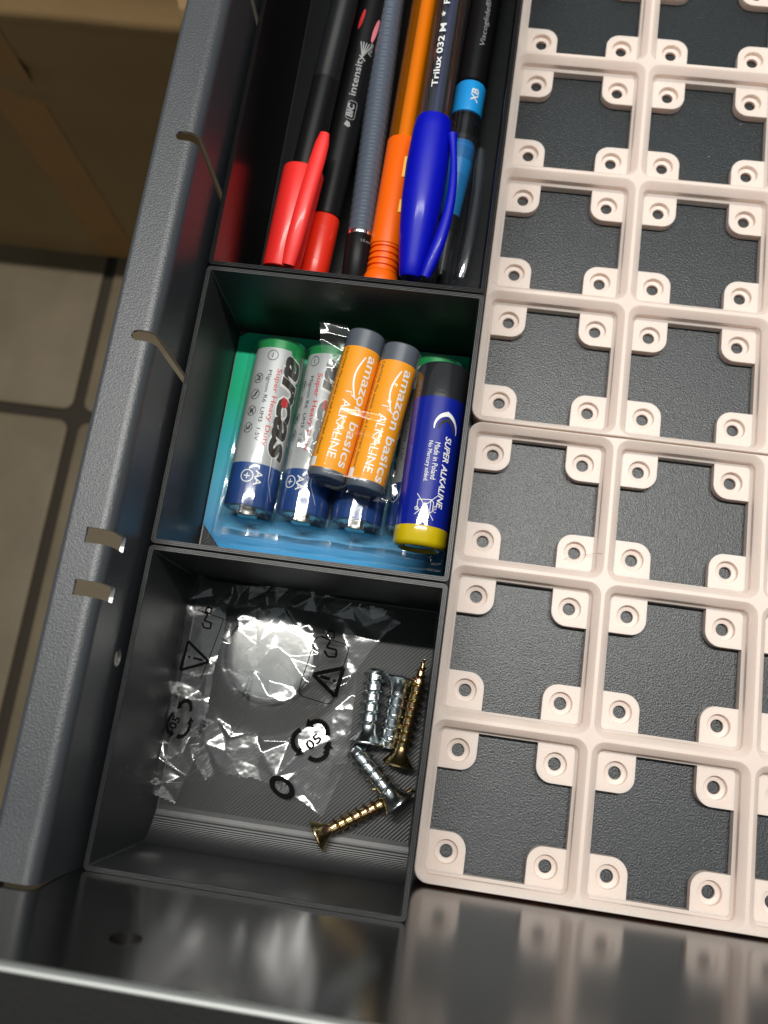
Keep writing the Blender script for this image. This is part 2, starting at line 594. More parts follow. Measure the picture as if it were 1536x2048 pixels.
def rail_pt(s, y):
    if s <= s1:
        return (RX, y, s)
    if s <= s2:
        a = (s - s1) / RB
        return (RX - RB + RB * math.cos(a), y, s1 + RB * math.sin(a))
    if s <= s3:
        return (RX - RB - (s - s2), y, RZ)
    x3 = RX - RB - (s3 - s2)
    if s <= s4:
        a = (s - s3) / 1.3
        return (x3 - 1.3 * math.sin(a), y, RZ - 1.3 + 1.3 * math.cos(a))
    return (x3 - 1.3, y, RZ - 1.3 - (s - s4))


def slot_round(y, w_, sa, sb):
    r = w_ / 2
    return [(sa, y - r), (sb - r, y - r)] + [(sb - r + r * math.sin(t), y - r * math.cos(t)) for t in [math.pi * i / 8 for i in range(1, 8)]] + [(sb - r, y + r), (sa, y + r)]


def slot_rect(y, w_, sa, sb):
    return [(sa, y - w_ / 2), (sb, y - w_ / 2), (sb, y + w_ / 2), (sa, y + w_ / 2)]


loops = [[(0.2, -2.0), (s5, -2.0), (s5, 420), (0.2, 420)]]
for yy in (167.3, 115.2, 223.0, 275.0):
    loops.append(slot_round(yy, 2.5, 36, s2 + 2.5))
for yy in (68.4, 57.0):
    loops.append(slot_rect(yy, 3.4, 57.5, s2 + 2.7))
loops.append([(47 + 2.0 * math.cos(t), 44.0 + 2.0 * math.sin(t)) for t in [2 * math.pi * i / 20 for i in range(20)]])
bm = fill2d(loops)
for a, b, n in ((s1, s2, 10), (s3, s4, 6)):
    for sv in [a - 0.12] + [a + (b - a) * k / n for k in range(n + 1)] + [b + 0.12]:
        bmesh.ops.bisect_plane(bm, geom=bm.verts[:] + bm.edges[:] + bm.faces[:], plane_co=(sv, 0, 0), plane_no=(1, 0, 0), dist=1e-6)
v, f = bm_data(bm, lambda s_, y_: rail_pt(s_, y_))
rail = obj('side_rail', dl(v), f, ['rail', 'raw'], drawer, 50)
so = rail.modifiers.new('sheet', 'SOLIDIFY')
so.thickness = 0.9 * S
so.offset = -1.0
so.material_offset_rim = 1
# the sheet's outer side looks into the drawer and up
me = rail.data
pz = [p for p in me.polygons if abs(p.center.z - (RZ + 1) * S) < 1e-5]
if pz and pz[0].normal.z < 0:
    me.flip_normals()
bpy.context.view_layer.update()
solid = bpy.data.meshes.new_from_object(rail.evaluated_get(bpy.context.evaluated_depsgraph_get()))
rail.modifiers.clear()
rail.data = solid
solid.polygons.foreach_set('use_smooth', [True] * len(solid.polygons))
solid.set_sharp_from_angle(angle=math.radians(40))

# front panel: inner skin with an oval slot, slab behind, rounded top edge


def panel_pt(x, z, d=0.0):
    return (x, -0.6 - PT * z - d, z)


PZ = 105.0
hole = [(-47.8 + 2.7 * math.cos(t), 85.0 + 3.6 * math.sin(t)) for t in [2 * math.pi * i / 24 for i in range(24)]]
bm = fill2d([[(-190, -4), (220, -4), (220, PZ - 1.2), (-190, PZ - 1.2)], hole])
v, f = bm_data(bm, lambda x, z: panel_pt(x, z))
skin = obj('front_panel', dl(v), f, 'panel', drawer)
me = skin.data
if me.polygons[0].normal.y < 0:
    me.flip_normals()
mb = MB()
mb.rings([[panel_pt(x, z) for x, z in hole], [panel_pt(x, z, 2.0) for x, z in hole]], True, False, True)
obj('slot_recess', dl(mb.v), mb.f, 'ptop', skin)
mb = MB()
rr = []
for k in range(11):
    a = math.pi / 2 * k / 10
    rr.append([(x, -0.6 - PT * (PZ - 1.2) - 1.2 + 1.2 * math.cos(a), PZ - 1.2 + 1.2 * math.sin(a)) for x in (-190, -60, 60, 220)])
mb.rings(rr, False)
obj('rolled_edge', dl(mb.v), mb.f, 'edge', skin, 60)
mb = MB()
mb.rings([[(x, -0.6 - PT * (PZ - 1.2) - 1.2, PZ) for x in (-190, 220)], [(x, -28.5, PZ - 0.3) for x in (-190, 220)], [(x, -30.5, PZ - 2.5) for x in (-190, 220)], [(x, -31.0, -10) for x in (-190, 220)]], False)
obj('outer_face', dl(mb.v), mb.f, 'ptop', skin, 40)

# ================================================================== grid base plates
PITCH = 42.0
TAB, CREST = 2.7, 6.9


def plate(y0, rows, cols, label):
    mb = MB()
    W_, D_ = cols * PITCH, rows * PITCH
    NC = 5
    # outer skirt
    e = 0.15
    outs = [rrect(e, e, W_ - e, D_ - e, 3.8, z, 6) for z in (0.15, CREST - 0.25)] + [rrect(e + 0.2, e + 0.2, W_ - e - 0.2, D_ - e - 0.2, 3.6, CREST, 6)]
    mb.rings(outs, True)
    for i in range(cols):
        for j in range(rows):
            cx, cy = i * PITCH + 21, j * PITCH + 21

            def sq(h, r, z):
                return rrect(cx - h, cy - h, cx + h, cy + h, r, z, NC)
            prof = [(20.55, 3.6, CREST), (20.35, 3.5, CREST - 0.15), (18.8, 2.0, CREST - 2.05), (18.72, 1.9, TAB + 0.75), (18.2, 1.3, TAB + 0.12), (18.0, 1.1, TAB)]
            rr = [sq(*p) for p in prof]
            mb.rings(rr, True)
            # flat crest out to the cell border (plate corners stay rounded)
            eo = e + 0.2
            lo_x, hi_x = (i * PITCH + (eo if i == 0 else 0)), ((i + 1) * PITCH - (eo if i == cols - 1 else 0))
            lo_y, hi_y = (j * PITCH + (eo if j == 0 else 0)), ((j + 1) * PITCH - (eo if j == rows - 1 else 0))
            cell = []
            for X, Y, sx_, sy_, a0, big in ((hi_x, lo_y, -1, 1, -90, i == cols - 1 and j == 0), (hi_x, hi_y, -1, -1, 0, i == cols - 1 and j == rows - 1),
                                            (lo_x, hi_y, 1, -1, 90, i == 0 and j == rows - 1), (lo_x, lo_y, 1, 1, 180, i == 0 and j == 0)):
                rc = 3.6 if big else 0.02
                for k in range(NC + 1):
                    a = math.radians(a0 + 90 * k / NC)
                    cell.append((X + sx_ * rc + rc * math.cos(a), Y + sy_ * rc + rc * math.sin(a), CREST))
            mb.rings([cell, rr[0]], True)
            # side faces of the openings and the four screw tabs
            T = 10.0
            R = 4.2
            h = 18.0
            for ax, ay in ((-1, -1), (1, -1), (1, 1), (-1, 1)):
                def q(u, v_):            # u,v measured from the cell corner inwards
                    return (cx + ax * (h - u), cy + ay * (h - v_))
                out = [q(0.0, 0.0), q(T, 0.0), q(T, T - R)]
                out += [q(T - R + R * math.cos(t), T - R + R * math.sin(t)) for t in [math.pi / 2 * k / 8 for k in range(1, 8)]]
                out += [q(T - R, T), q(0.0, T)]
                hc = (cx + ax * 13, cy + ay * 13)
                N = 24
                circ = lambda r: [(hc[0] + r * math.cos(2 * math.pi * k / N), hc[1] + r * math.sin(2 * math.pi * k / N)) for k in range(N)]
                bm = fill2d([out, circ(3.15)])
                bm.verts.index_update()
                vv = [(p.co.x, p.co.y, TAB) for p in bm.verts]
                ff = []
                for fc in bm.faces:
                    idx = [x.index for x in fc.verts]
                    if fc.normal.z < 0:
                        idx.reverse()
                    ff.append(tuple(idx))
                bm.free()
                mb.add(vv, ff)
                c3 = lambda r, z: [(p[0], p[1], z) for p in circ(r)]
                mb.rings([c3(3.15, TAB), c3(3.05, TAB - 0.15), c3(3.05, TAB - 1.35), c3(2.0, TAB - 1.45), c3(1.72, TAB - 1.55), c3(1.72, 0.15)], True)
                rim = out if ax * ay > 0 else list(reversed(out))
                mb.rings([[(p[0], p[1], 0.15) for p in rim], [(p[0], p[1], TAB - 0.2) for p in rim], [(p[0] , p[1], TAB) for p in rim]], True)
            # straight inner faces between the tabs
            for (ux, uy) in ((1, 0), (-1, 0), (0, 1), (0, -1)):
                a = 18.0 - 10.0
                p0 = (cx + ux * 18 + uy * a, cy + uy * 18 + ux * a)
                p1 = (cx + ux * 18 - uy * a, cy + uy * 18 - ux * a)
                mb.add([(p0[0], p0[1], 0.15), (p1[0], p1[1], 0.15), (p1[0], p1[1], TAB), (p0[0], p0[1], TAB)], [(0, 1, 2, 3)])
    o = mb.obj('grid_base_plate', 'plate', None, 35)
    o.location = (0.35 * S, y0 * S, 0)
    return tag(o, label, 'base plate', 'pale pink grid base plates lying on the drawer bottom')


plate(-0.35, 3, 3, 'pale pink printed grid base plate butted against the glossy black drawer front')
plate(125.85, 5, 3, 'pale pink printed grid base plate beside the pens, behind the plate at the drawer front')

# ================================================================== bins
BL, BR, BZ = -71.6, -0.15, 45.7
WT = 1.25


def make_bin(y0, y1, fz, label, front_draft=0.0, scoop=0.0, mw='bin', mf='binfloor'):
    root = thing('open_bin', label, 'bin', ((BL + BR) / 2, (y0 + y1) / 2, 0), group='black open-topped bins in a row beside the rail')
    off = ((BL + BR) / 2, (y0 + y1) / 2, 0)

    def R(e, r, z, fd=0.0):
        return [(p[0] - off[0], p[1] - off[1], p[2]) for p in rrect(BL + e, y0 + e + fd, BR - e, y1 - e, max(r, 0.15), z, 4)]
    mb = MB()
    rr = [R(2.2, 1.2, 0.1, front_draft), R(0.6, 1.2, 3.0, front_draft), R(0.0, 1.2, 5.0, front_draft * 0.9), R(0.0, 1.2, BZ - 0.25)]
    # three printed perimeters on the rim
    for k in range(3):
        a = 0.06 + k * 0.40
        rr += [R(a, 1.2 - a * 0.7, BZ - 0.16), R(a + 0.10, 1.1 - a * 0.7, BZ), R(a + 0.27, 1.0 - a * 0.7, BZ), R(a + 0.35, 0.95 - a * 0.7, BZ - 0.16)]
    rr += [R(WT, 0.5, BZ - 0.35), R(WT, 0.5, fz + 0.6), R(WT + 0.15, 0.5, fz + 0.12), R(WT + 0.5, 0.4, fz)]
    mb.rings(rr, True, True, False)
    mb.obj('walls', mw, root, 50)
    inner = [(p[0], p[1]) for p in R(WT + 0.45, 0.4, fz)]
    bm = fill2d([inner])
    v, f = bm_data(bm, lambda x, y: (x, y, fz))
    fo = obj('bin_floor', v, f, mf, root)
    if fo.data.polygons[0].normal.z < 0:
        fo.data.flip_normals()
    if scoop:
        mb = MB()
        yi = y0 + WT - off[1] + 0.02
        xs = (BL + WT - off[0] + 0.02, BR - WT - off[0] - 0.02)
        n = int(scoop / 0.28)
        pr = [(yi, fz + scoop + 0.4)]
        for k in range(n + 1):                  # printed layers: little steps along the curve
            z0 = scoop - k * scoop / n
            z1 = max(scoop - (k + 1) * scoop / n, 0)
            dy = scoop - math.sqrt(max(scoop ** 2 - (scoop - z0) ** 2, 0))
            pr.append((yi + dy, fz + z0 + 0.04))
            dy1 = scoop - math.sqrt(max(scoop ** 2 - (scoop - z1) ** 2, 0))
            pr.append((yi + dy + (dy1 - dy) * 0.45, fz + z1 + 0.10))
        mb.rings([[(x, y, z) for x in xs] for y, z in pr], False)
        so_ = mb.obj('scoop', 'scoop', root)
        if so_.data.polygons[len(so_.data.polygons) // 2].normal.z < 0:
            so_.data.flip_normals()
    return root


make_bin(-2.0, 71.35, 1.7, 'black printed bin of loose screws and a clear bag', 1.15, 9.0)
make_bin(71.65, 144.95, 9.8, 'black printed bin filled with AA and AAA batteries')
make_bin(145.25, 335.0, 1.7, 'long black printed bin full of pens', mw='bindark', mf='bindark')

# ================================================================== blister pack of AA cells
CZ = 10.4
pack = thing('blister_pack', 'green to blue printed card with clear blister lying under the batteries', 'battery pack', (-36, 108, CZ))
bm = fill2d([[(-70.0, 84.6), (-65.0, 79.2), (-59.5, 73.4), (-1.9, 73.4), (-1.9, 143.2), (-67.5, 143.2), (-69.9, 141.5)]])
cv, cf = bm_data(bm, lambda x, y: (x, y, CZ))
# bottom edge of the card runs a little askew
cv = [(x, y + (0.0 if y > 80 else 0.0), z) for x, y, z in cv]
card = obj('card', [(x + 36, y - 108, z - CZ) for x, y, z in cv], cf, 'card', pack)
card.location = (0, 0, 0)
if card.data.polygons[0].normal.z < 0:
    card.data.flip_normals()
md = card.modifiers.new('board', 'SOLIDIFY')
md.thickness = 0.45 * S
# the colour ramp reads the object's own Y: shift origin to the card's front edge
for v_ in card.data.vertices:
    v_.co.y += (108 - 73.0) * S
card.location.y = -(108 - 73.0) * S

AAR, AAL = 6.85, 49.6
AX = [-56.3, -41.5, -26.7, -11.9]
AY0 = 87.0
AZ = CZ + 0.25 + AAR + 0.05


def aa_axis(k, y):
    return AX[k] + (y - 88) * 0.029


def sstep(q):
    q = min(1.0, max(0.0, q))
    return q * q * (3 - 2 * q)


def blister_h(x, y):
    """height of the clear blister above the card"""
    y0, y1 = AY0 - 1.7, AY0 + AAL + 1.0
    xl, xr = aa_axis(0, y) - AAR - 2.2, aa_axis(3, y) + AAR + 2.2
    R = AAR + 0.5
    acc = 0.0
    for k in range(4):                      # smooth maximum of the four cells
        d = abs(x - aa_axis(k, y))
        hh = AAR + math.sqrt(R * R - d * d) if d < R * 0.97 else AAR + R * 0.243 - (d - R * 0.97) * 2.0
        acc += math.exp(max(hh, 0) * 2.2)
    body = math.log(acc) / 2.2
    body = max(body, 4.5)
    near = 0.5 + 0.5 * math.cos((x - aa_axis(0, y)) / 14.8 * 2 * math.pi)
    lip = 1.1 + 1.6 * near                  # low shelf over the terminals
    e0 = sstep((y - (y0 - 1.2)) / 1.6)
    e1 = sstep((y1 + 0.9 - y) / 1.8)
    ex = sstep((x - xl) / 1.3) * sstep((xr - x) / 1.3)
    shelf = lip * sstep((y - (y0 - 5.6)) / 2.2) * sstep((y1 + 3.4 - y) / 2.0) * sstep((x - xl + 2.2) / 1.6) * sstep((xr + 2.0 - x) / 1.6)
    return max(shelf, body * e0 * e1 * ex)


v, f = [], []
nx, ny = 240, 220
X0, X1, Y0, Y1 = -69.0, -2.3, 76.0, 142.3
hs = []
for j in range(ny + 1):
    for i in range(nx + 1):
        x, y = X0 + (X1 - X0) * i / nx, Y0 + (Y1 - Y0) * j / ny
        hgt = blister_h(x, y)
        hs.append(hgt)
        v.append((x + 36, y - 108, hgt + 0.12 + 0.10 * noise.noise(Vector((x * 0.12, y * 0.12, 1)))))
for j in range(ny):
    for i in range(nx):
        a = j * (nx + 1) + i
        q = (a, a + 1, a + nx + 2, a + nx + 1)
        if max(hs[k] for k in q) > 0.02:
            f.append(q)
obj('blister', v, f, 'blister', pack, 80)


def aa_battery(k, roll_mm, label):
    A = Vector((aa_axis(k, AY0), AY0, AZ))
    B = Vector((aa_axis(k, AY0 + AAL), AY0 + AAL, AZ))
    t = thing('aa_battery', label, 'battery', mtx=frame(A, B, 0), group='AA batteries inside the blister pack')
    r = AAR
    MB().lathe([(1.5, 0), (1.5, 4.6), (1.35, 6.0), (1.6, r - 0.15), (2.0, r), (13.2, r)], 48).obj('plus_band', 'navy', t, 40)
    sl = MB().lathe([(13.2, r), (13.4, r + 0.01), (46.6, r + 0.01)], 48).obj('sleeve', 'silver', t, 40)
    MB().lathe([(46.6, r), (49.0, r), (49.5, r - 0.5), (49.6, r - 1.2), (49.6, 0)], 48).obj('minus_band', 'green', t, 40)
    MB().lathe([(-0.5, 0), (-0.5, 2.3), (-0.2, 2.75), (1.0, 2.85), (1.4, 3.8), (1.42, 5.2)], 28).obj('positive_terminal', 'terminal', t, 40)
    s0 = roll_mm
    # green wedge running down beside the lettering
    bm = shape_bm([[(0, 0), (4.5, 0), (5.5, -14), (5.3, -20), (2.6, -9)]])
    wrap_print('green_wedge', bm, 'green', sl, r + 0.005, lambda gx, gy: (s0 + 4.0 + gx, 46.7 + gy), axis=0)
    bm = text_bm('arcas', 30, 5.2, 0.25, 0.035)
    wrap_print('brand_outline', text_bm('arcas', 30.6, 6.0, 0.25, 0.085), 'white', sl, r + 0.02, down_print(s0 + 2.6, 45.3))
    wrap_print('brand_lettering', bm, 'brandink', sl, r + 0.06, down_print(s0 + 3.0, 45.0))
    bm = shape_bm([[(0, 0), (2.4, -0.4), (3.2, 0.7), (2.2, 1.9), (0.6, 1.6)]])
    wrap_print('brand_accent', bm, 'redink', sl, r + 0.10, down_print(s0 + 4.4, 33.2))
    wrap_print('red_lettering', text_bm('Super Heavy Duty', 22.5, 1.75, 0.0, 0.012), 'redink', sl, r + 0.02, down_print(s0 + 0.75, 40.6))
    wrap_print('small_lettering', text_bm('Mignon R6  UM3  1.5V', 20.5, 1.4), 'greyink', sl, r + 0.02, down_print(s0 - 1.5, 39.8))
    pl = [ring2(s0 - 0.9, 44.3, 1.45, 0.18), [line2((s0 - 0.9, 44.3 - 0.7), (s0 - 0.9, 44.3 + 0.7), 0.2)]]
    bm = shape_bm([q for z in pl for q in z])
    wrap_print('minus_sign', bm, 'greyink', sl, r + 0.02, lambda gx, gy: (gx, gy), axis=0)
    rnd = random.Random(5)
    for n, tt in enumerate((37.4, 32.6, 27.8, 22.9)):
        c = (s0 - 3.9, tt)
        qs = ring2(c[0], c[1], 1.4, 0.17) + [line2((c[0] - 0.9, c[1] - 0.95), (c[0] + 0.9, c[1] + 0.95), 0.2)]
        if n == 0:
            qs += poly2([(c[0] - 0.6, c[1] + 0.9), (c[0] + 0.5, c[1] + 0.2), (c[0] + 0.6, c[1] - 0.7)], 0.35) + [line2((c[0] - 0.2, c[1] - 0.6), (c[0] + 0.7, c[1] - 0.2), 0.3)]
        elif n == 1:
            qs += poly2([(c[0] - 0.5, c[1] - 0.6), (c[0] + 0.3, c[1] - 0.2), (c[0] + 0.2, c[1] + 0.6)], 0.3) + ring2(c[0] + 0.4, c[1] + 0.5, 0.25, 0.2, 8)
        elif n == 2:
            qs += [line2((c[0] - 0.9, c[1] + 0.9), (c[0] + 0.9, c[1] - 0.9), 0.2)] + ring2(c[0], c[1], 0.5, 0.3, 8)
        else:
            qs += poly2([(c[0] - 0.6, c[1] + 0.7), (c[0] - 0.6, c[1] - 0.3), (c[0] + 0.6, c[1] - 0.3), (c[0] + 0.6, c[1] + 0.7)], 0.3)
        wrap_print('warning_icon', shape_bm(qs), 'greyink', sl, r + 0.02, lambda gx, gy: (gx, gy), axis=0)
    c = (s0 - 1.0, 9.4)
    qs = ring2(c[0], c[1], 1.65, 0.26) + [line2((c[0] - 0.8, c[1]), (c[0] + 0.8, c[1]), 0.3), line2((c[0], c[1] - 0.8), (c[0], c[1] + 0.8), 0.3)]
    wrap_print('plus_sign', shape_bm(qs), 'white', t, r + 0.02, lambda gx, gy: (gx, gy), axis=0)
    wrap_print('size_lettering', text_bm('AA', 4.2, 2.0, 0, 0.02), 'white', t, r + 0.02, down_print(s0 + 1.1, 11.3))
    qs = [[(4.4, 17), (4.8, 17), (5.1, 9), (5.0, 9)], [(5.0, 9), (5.1, 9), (7.4, 4), (7.3, 4)]]
    wrap_print('white_swoosh', shape_bm([[(s0 + a, b) for a, b in q] for q in qs]), 'white', t, r + 0.05, lambda gx, gy: (gx, gy), axis=0)
    return t


aa_battery(0, 0.3, 'silver, green and blue AA battery in the blister, all its lettering in view')
aa_battery(1, -3.2, 'silver and blue AA battery in the blister with crumpled film lying on it')
aa_battery(2, 3.4, 'silver and blue AA battery in the blister half hidden beneath the orange AAA cells')
aa_battery(3, -5.5, 'silver and blue AA battery in the blister wedged beneath the royal blue battery')

# ================================================================== two orange AAA cells in shrink film
AAAR = 5.05
ZA = AZ + AAR + 0.65 + AAAR + 0.35


def aaa_battery(A, B, roll_mm, label):
    L = (Vector(B) - Vector(A)).length
    t = thing('aaa_battery', label, 'battery', mtx=frame(A, B, 0), group='orange AAA batteries in shrink film')
    r = AAAR
    MB().lathe([(0.5, 0), (0.5, 2.6), (0.2, 3.0), (0.0, 3.8), (0.25, r - 0.3), (0.9, r), (2.2, r)], 44).obj('end_rim', 'slate', t, 40)
    sl = MB().lathe([(2.2, r), (2.3, r + 0.01), (L - 5.4, r + 0.01)], 44).obj('sleeve', 'orange', t, 40)
    MB().lathe([(L - 5.4, r), (L - 0.5, r), (L - 0.1, r - 0.35), (L, r - 0.9), (L, 0)], 44).obj('top_band', 'slate', t, 40)
    s0 = roll_mm
    wrap_print('brand_lettering', text_bm('amazon basics', 31, 2.9, 0.0, 0.012), 'white', sl, r + 0.02, down_print(s0 + 2.6, L - 7.2))
    wrap_print('type_lettering', text_bm('ALKALINE', 16.0, 2.3), 'white', sl, r + 0.02, down_print(s0 - 0.9, L - 20.5))
    wrap_print('dash_mark', shape_bm([[(-0.75 + s0, L - 18.4), (0.9 + s0, L - 18.4), (0.9 + s0, L - 18.15), (-0.75 + s0, L - 18.15)]]), 'white', sl, r + 0.02, lambda gx, gy: (gx, gy), axis=0)
    wrap_print('caution_lettering', text_bm('CAUTION: May explode or leak if recharged, disposed', 30.0, 1.15), 'ink', sl, r + 0.02, down_print(s0 - 4.5, L - 5.9))
    wrap_print('caution_lettering', text_bm('of in fire, mixed or inserted improperly. Do not short', 27.0, 0.95), 'ink', sl, r + 0.02, down_print(s0 - 6.0, L - 6.1))
    pts = [(s0 + 1.9 - 1.5 * math.sin(math.pi * k / 12), L - 8.0 - 11.5 * k / 12) for k in range(13)]
    wrap_print('smile_mark', shape_bm(poly2(pts, 0.45) + [line2((pts[-1][0] + 0.1, pts[-1][1]), (pts[-1][0] - 1.0, pts[-1][1] + 0.6), 0.3), line2((pts[-1][0], pts[-1][1] - 0.1), (pts[-1][0] + 0.9, pts[-1][1] - 0.3), 0.3)]),
               'white', sl, r + 0.02, lambda gx, gy: (gx, gy), axis=0)
    wrap_print('white_patch', shape_bm([[(s0 - 5.6, 2.4), (s0 - 3.6, 2.4), (s0 - 3.6, 4.9), (s0 - 5.6, 4.9)]]), 'white', sl, r + 0.02, lambda gx, gy: (gx, gy), axis=0)
    return t


A1a, A1b = Vector((-34.7, 96.0, ZA)), Vector((-29.85, 137.3, ZA))
dA = (A1b - A1a).normalized()
nA = Vector((dA.y, -dA.x, 0))
A2a = A1a + nA * (2 * AAAR + 0.12) - dA * 0.45
A2b = A2a + dA * (A1b - A1a).length + dA * (-1.1)
aaa_battery(A1a, A1b, 0.25, 'orange and grey AAA battery beside the crumpled film, one of two wrapped together')
aaa_battery(A2a, A2b, 0.1, 'orange and grey AAA battery next to the royal blue battery, one of two wrapped together')

# shrink film round the pair: stadium tube + crumpled ends and a loose wing
mid = (A1a + A2a) / 2
LF = (A1b - A1a).length
fm = frame(mid, mid + dA, 0)
wrapo = thing('shrink_film', 'crumpled clear shrink film wrapped round the two orange AAA batteries', 'plastic film', mtx=fm)
rings = []
half = (AAAR * 2 + 0.12) / 2
NSEG = 64


def stadium(t, e, jig):
    out = []
    r = AAAR + e
    for k in range(NSEG):
        a = 2 * math.pi * k / NSEG
        c, s_ = math.cos(a), math.sin(a)
        x = c * r + (half if c > 0 else -half)
        z = s_ * r
        if abs(c) < 0.35:               # film sags into the valley between the cells
            pass
        q = jig * noise.noise(Vector((x * 0.5, t * 0.35, z * 0.5)))
        out.append((x + q * c, t, z + q * s_))
    return out


rings.append(stadium(-0.55, -2.6, 0.5))
rings.append(stadium(-0.75, -1.2, 0.5))
rings.append(stadium(-0.5, -0.1, 0.35))
n = 34
for k in range(n + 1):
    rings.append(stadium(0.2 + (LF - 2.0) * k / n, 0.20, 0.34))
MB().rings(rings, True).obj('film_sleeve', 'wrap', wrapo, 70)


def crumple(name, outline, z0, amp, parent, inv, seed, creases=(), dens=0.45, m='film', freq=0.16, tilt=(0, 0), calm=None):
    """crumpled sheet over a world-space outline (mm); inv maps world -> parent's local frame"""
    xs = [p[0] for p in outline]
    ys = [p[1] for p in outline]
    xa, xb, ya, yb = min(xs), max(xs), min(ys), max(ys)

    def inside(x, y):
        c = False
        j = len(outline) - 1
        for i in range(len(outline)):
            xi, yi = outline[i]
            xj, yj = outline[j]
            if (yi > y) != (yj > y) and x < (xj - xi) * (y - yi) / (yj - yi) + xi:
                c = not c
            j = i
        return c
    hf = make_height(z0, amp, seed, creases, freq, tilt, calm)
    nx, ny = max(4, int((xb - xa) / dens)), max(4, int((yb - ya) / dens))
    idx, v, f = {}, [], []

    def vid(i, j):
        if (i, j) not in idx:
            x, y = xa + (xb - xa) * i / nx, ya + (yb - ya) * j / ny
            # ragged edge
            idx[(i, j)] = len(v)
            p = inv @ Vector((x, y, hf(x, y)))
            v.append(tuple(p))
        return idx[(i, j)]
    for i in range(nx):
        for j in range(ny):
            x, y = xa + (xb - xa) * (i + 0.5) / nx, ya + (yb - ya) * (j + 0.5) / ny
            if inside(x, y):
                f.append((vid(i, j), vid(i + 1, j), vid(i + 1, j + 1), vid(i, j + 1)))
    return obj(name, v, f, m, parent, 75), hf


def seg_dist(x, y, a, b):
    dx, dy = b[0] - a[0], b[1] - a[1]
    l2 = dx * dx + dy * dy or 1e-9
    t = max(0, min(1, ((x - a[0]) * dx + (y - a[1]) * dy) / l2))
    return math.hypot(x - a[0] - t * dx, y - a[1] - t * dy), t


def make_height(z0, amp, seed, creases, freq, tilt=(0, 0), calm=None):
    """film folded into flat facets: random points plus the given fold lines, triangulated"""
    rnd = random.Random(seed)
    x0, y0, x1, y1 = -74, -2, 2, 148
    sp = 0.75 / freq
    pts, hts, edges = [], [], []
    for (line, am, wd) in creases:
        for k, p in enumerate(line):
            pts.append(Vector(p[:2]))
            hts.append(am * 0.55 * rnd.uniform(0.75, 1.15))
            if k:
                edges.append((len(pts) - 2, len(pts) - 1))
    crn = len(pts)
    ny_, nx_ = int((y1 - y0) / sp), int((x1 - x0) / sp)
    for i in range(nx_ + 1):
        for j in range(ny_ + 1):
            q = Vector((x0 + i * sp + rnd.uniform(-0.42, 0.42) * sp, y0 + j * sp + rnd.uniform(-0.42, 0.42) * sp))
            if all((q - pts[k]).length > sp * 0.38 for k in range(crn)):
                pts.append(q)
                k_ = 0.15 if calm and (q - Vector(calm[:2])).length < calm[2] else 1.0
                hts.append(amp * k_ * rnd.uniform(-0.6, 0.6))
    vo, eo_, fo_, ov, oe, of = delaunay_2d_cdt(pts, edges, [], 0, 1e-5)
    hv = [(sum(hts[k] for k in o) / len(o)) if o else 0.3 * amp for o in ov]
    tris = []
    cell = {}
    for fc in fo_:
        for k in range(1, len(fc) - 1):
            a, b, c = fc[0], fc[k], fc[k + 1]
            A, B, C = vo[a], vo[b], vo[c]
            det = (B.y - C.y) * (A.x - C.x) + (C.x - B.x) * (A.y - C.y)
            if abs(det) < 1e-9:
                continue
            n_ = len(tris)
            tris.append((A, B, C, hv[a], hv[b], hv[c], det))
            for gx in range(int(min(A.x, B.x, C.x) // 3), int(max(A.x, B.x, C.x) // 3) + 1):
                for gy in range(int(min(A.y, B.y, C.y) // 3), int(max(A.y, B.y, C.y) // 3) + 1):
                    cell.setdefault((gx, gy), []).append(n_)

    def facet(x, y):
        for n_ in cell.get((int(x // 3), int(y // 3)), ()):
            A, B, C, ha, hb, hc, det = tris[n_]
            l1 = ((B.y - C.y) * (x - C.x) + (C.x - B.x) * (y - C.y)) / det
            l2 = ((C.y - A.y) * (x - C.x) + (A.x - C.x) * (y - C.y)) / det
            if l1 >= -1e-6 and l2 >= -1e-6 and l1 + l2 <= 1 + 1e-6:
                return l1 * ha + l2 * hb + (1 - l1 - l2) * hc
        return 0.0

    def hf(x, y):
        z = (z0(x, y) if callable(z0) else z0) + facet(x, y) + tilt[0] * x + tilt[1] * y
        return z + 0.10 * noise.noise(Vector((x * 0.35, y * 0.35, seed))) + 0.03 * noise.noise(Vector((x * 1.1, y * 1.1, seed)))
    return hf


wi = fm.inverted().copy()


def w2l(mtx):
    inv = mtx.inverted()

    class Q:
        def __matmul__(self, p):
            return (inv @ (p * S)) / S
    return Q()


ZW = AZ + AAR + 1.3
ol = [px(u, v_, ZW + 3)[:2] for u, v_ in ((640, 645), (655, 637), (690, 648), (702, 668), (690, 720), (672, 770), (650, 850), (640, 872), (632, 905), (650, 930), (640, 950), (606, 920), (594, 890), (598, 862), (622, 850), (640, 790), (655, 745), (642, 700))]
crumple('loose_wing', ol, lambda x, y: ZW + 1.0 + 2.5 * math.exp(-((y - 137) / 6) ** 2), 2.4, wrapo, w2l(fm), 3, dens=0.3, freq=0.20,
        creases=[([px(645, 650, ZW)[:2], px(695, 668, ZW)[:2]], 1.2, 1.6), ([px(648, 690, ZW)[:2], px(690, 715, ZW)[:2]], 1.0, 1.4), ([px(655, 740, ZW)[:2], px(612, 900, ZW)[:2]], 1.2, 1.2), ([px(600, 870, ZW)[:2], px(635, 930, ZW)[:2]], 1.0, 1.2)])

ol = [px(u, v_, ZW + 2)[:2] for u, v_ in ((772, 925), (790, 940), (794, 985), (772, 1004), (740, 1000), (700, 986), (660, 975), (622, 962), (612, 945), (640, 952), (690, 968), (735, 980), (762, 975))]
crumple('end_wing', ol, ZW + 1.2, 2.0, wrapo, w2l(fm), 8, dens=0.3, freq=0.25)

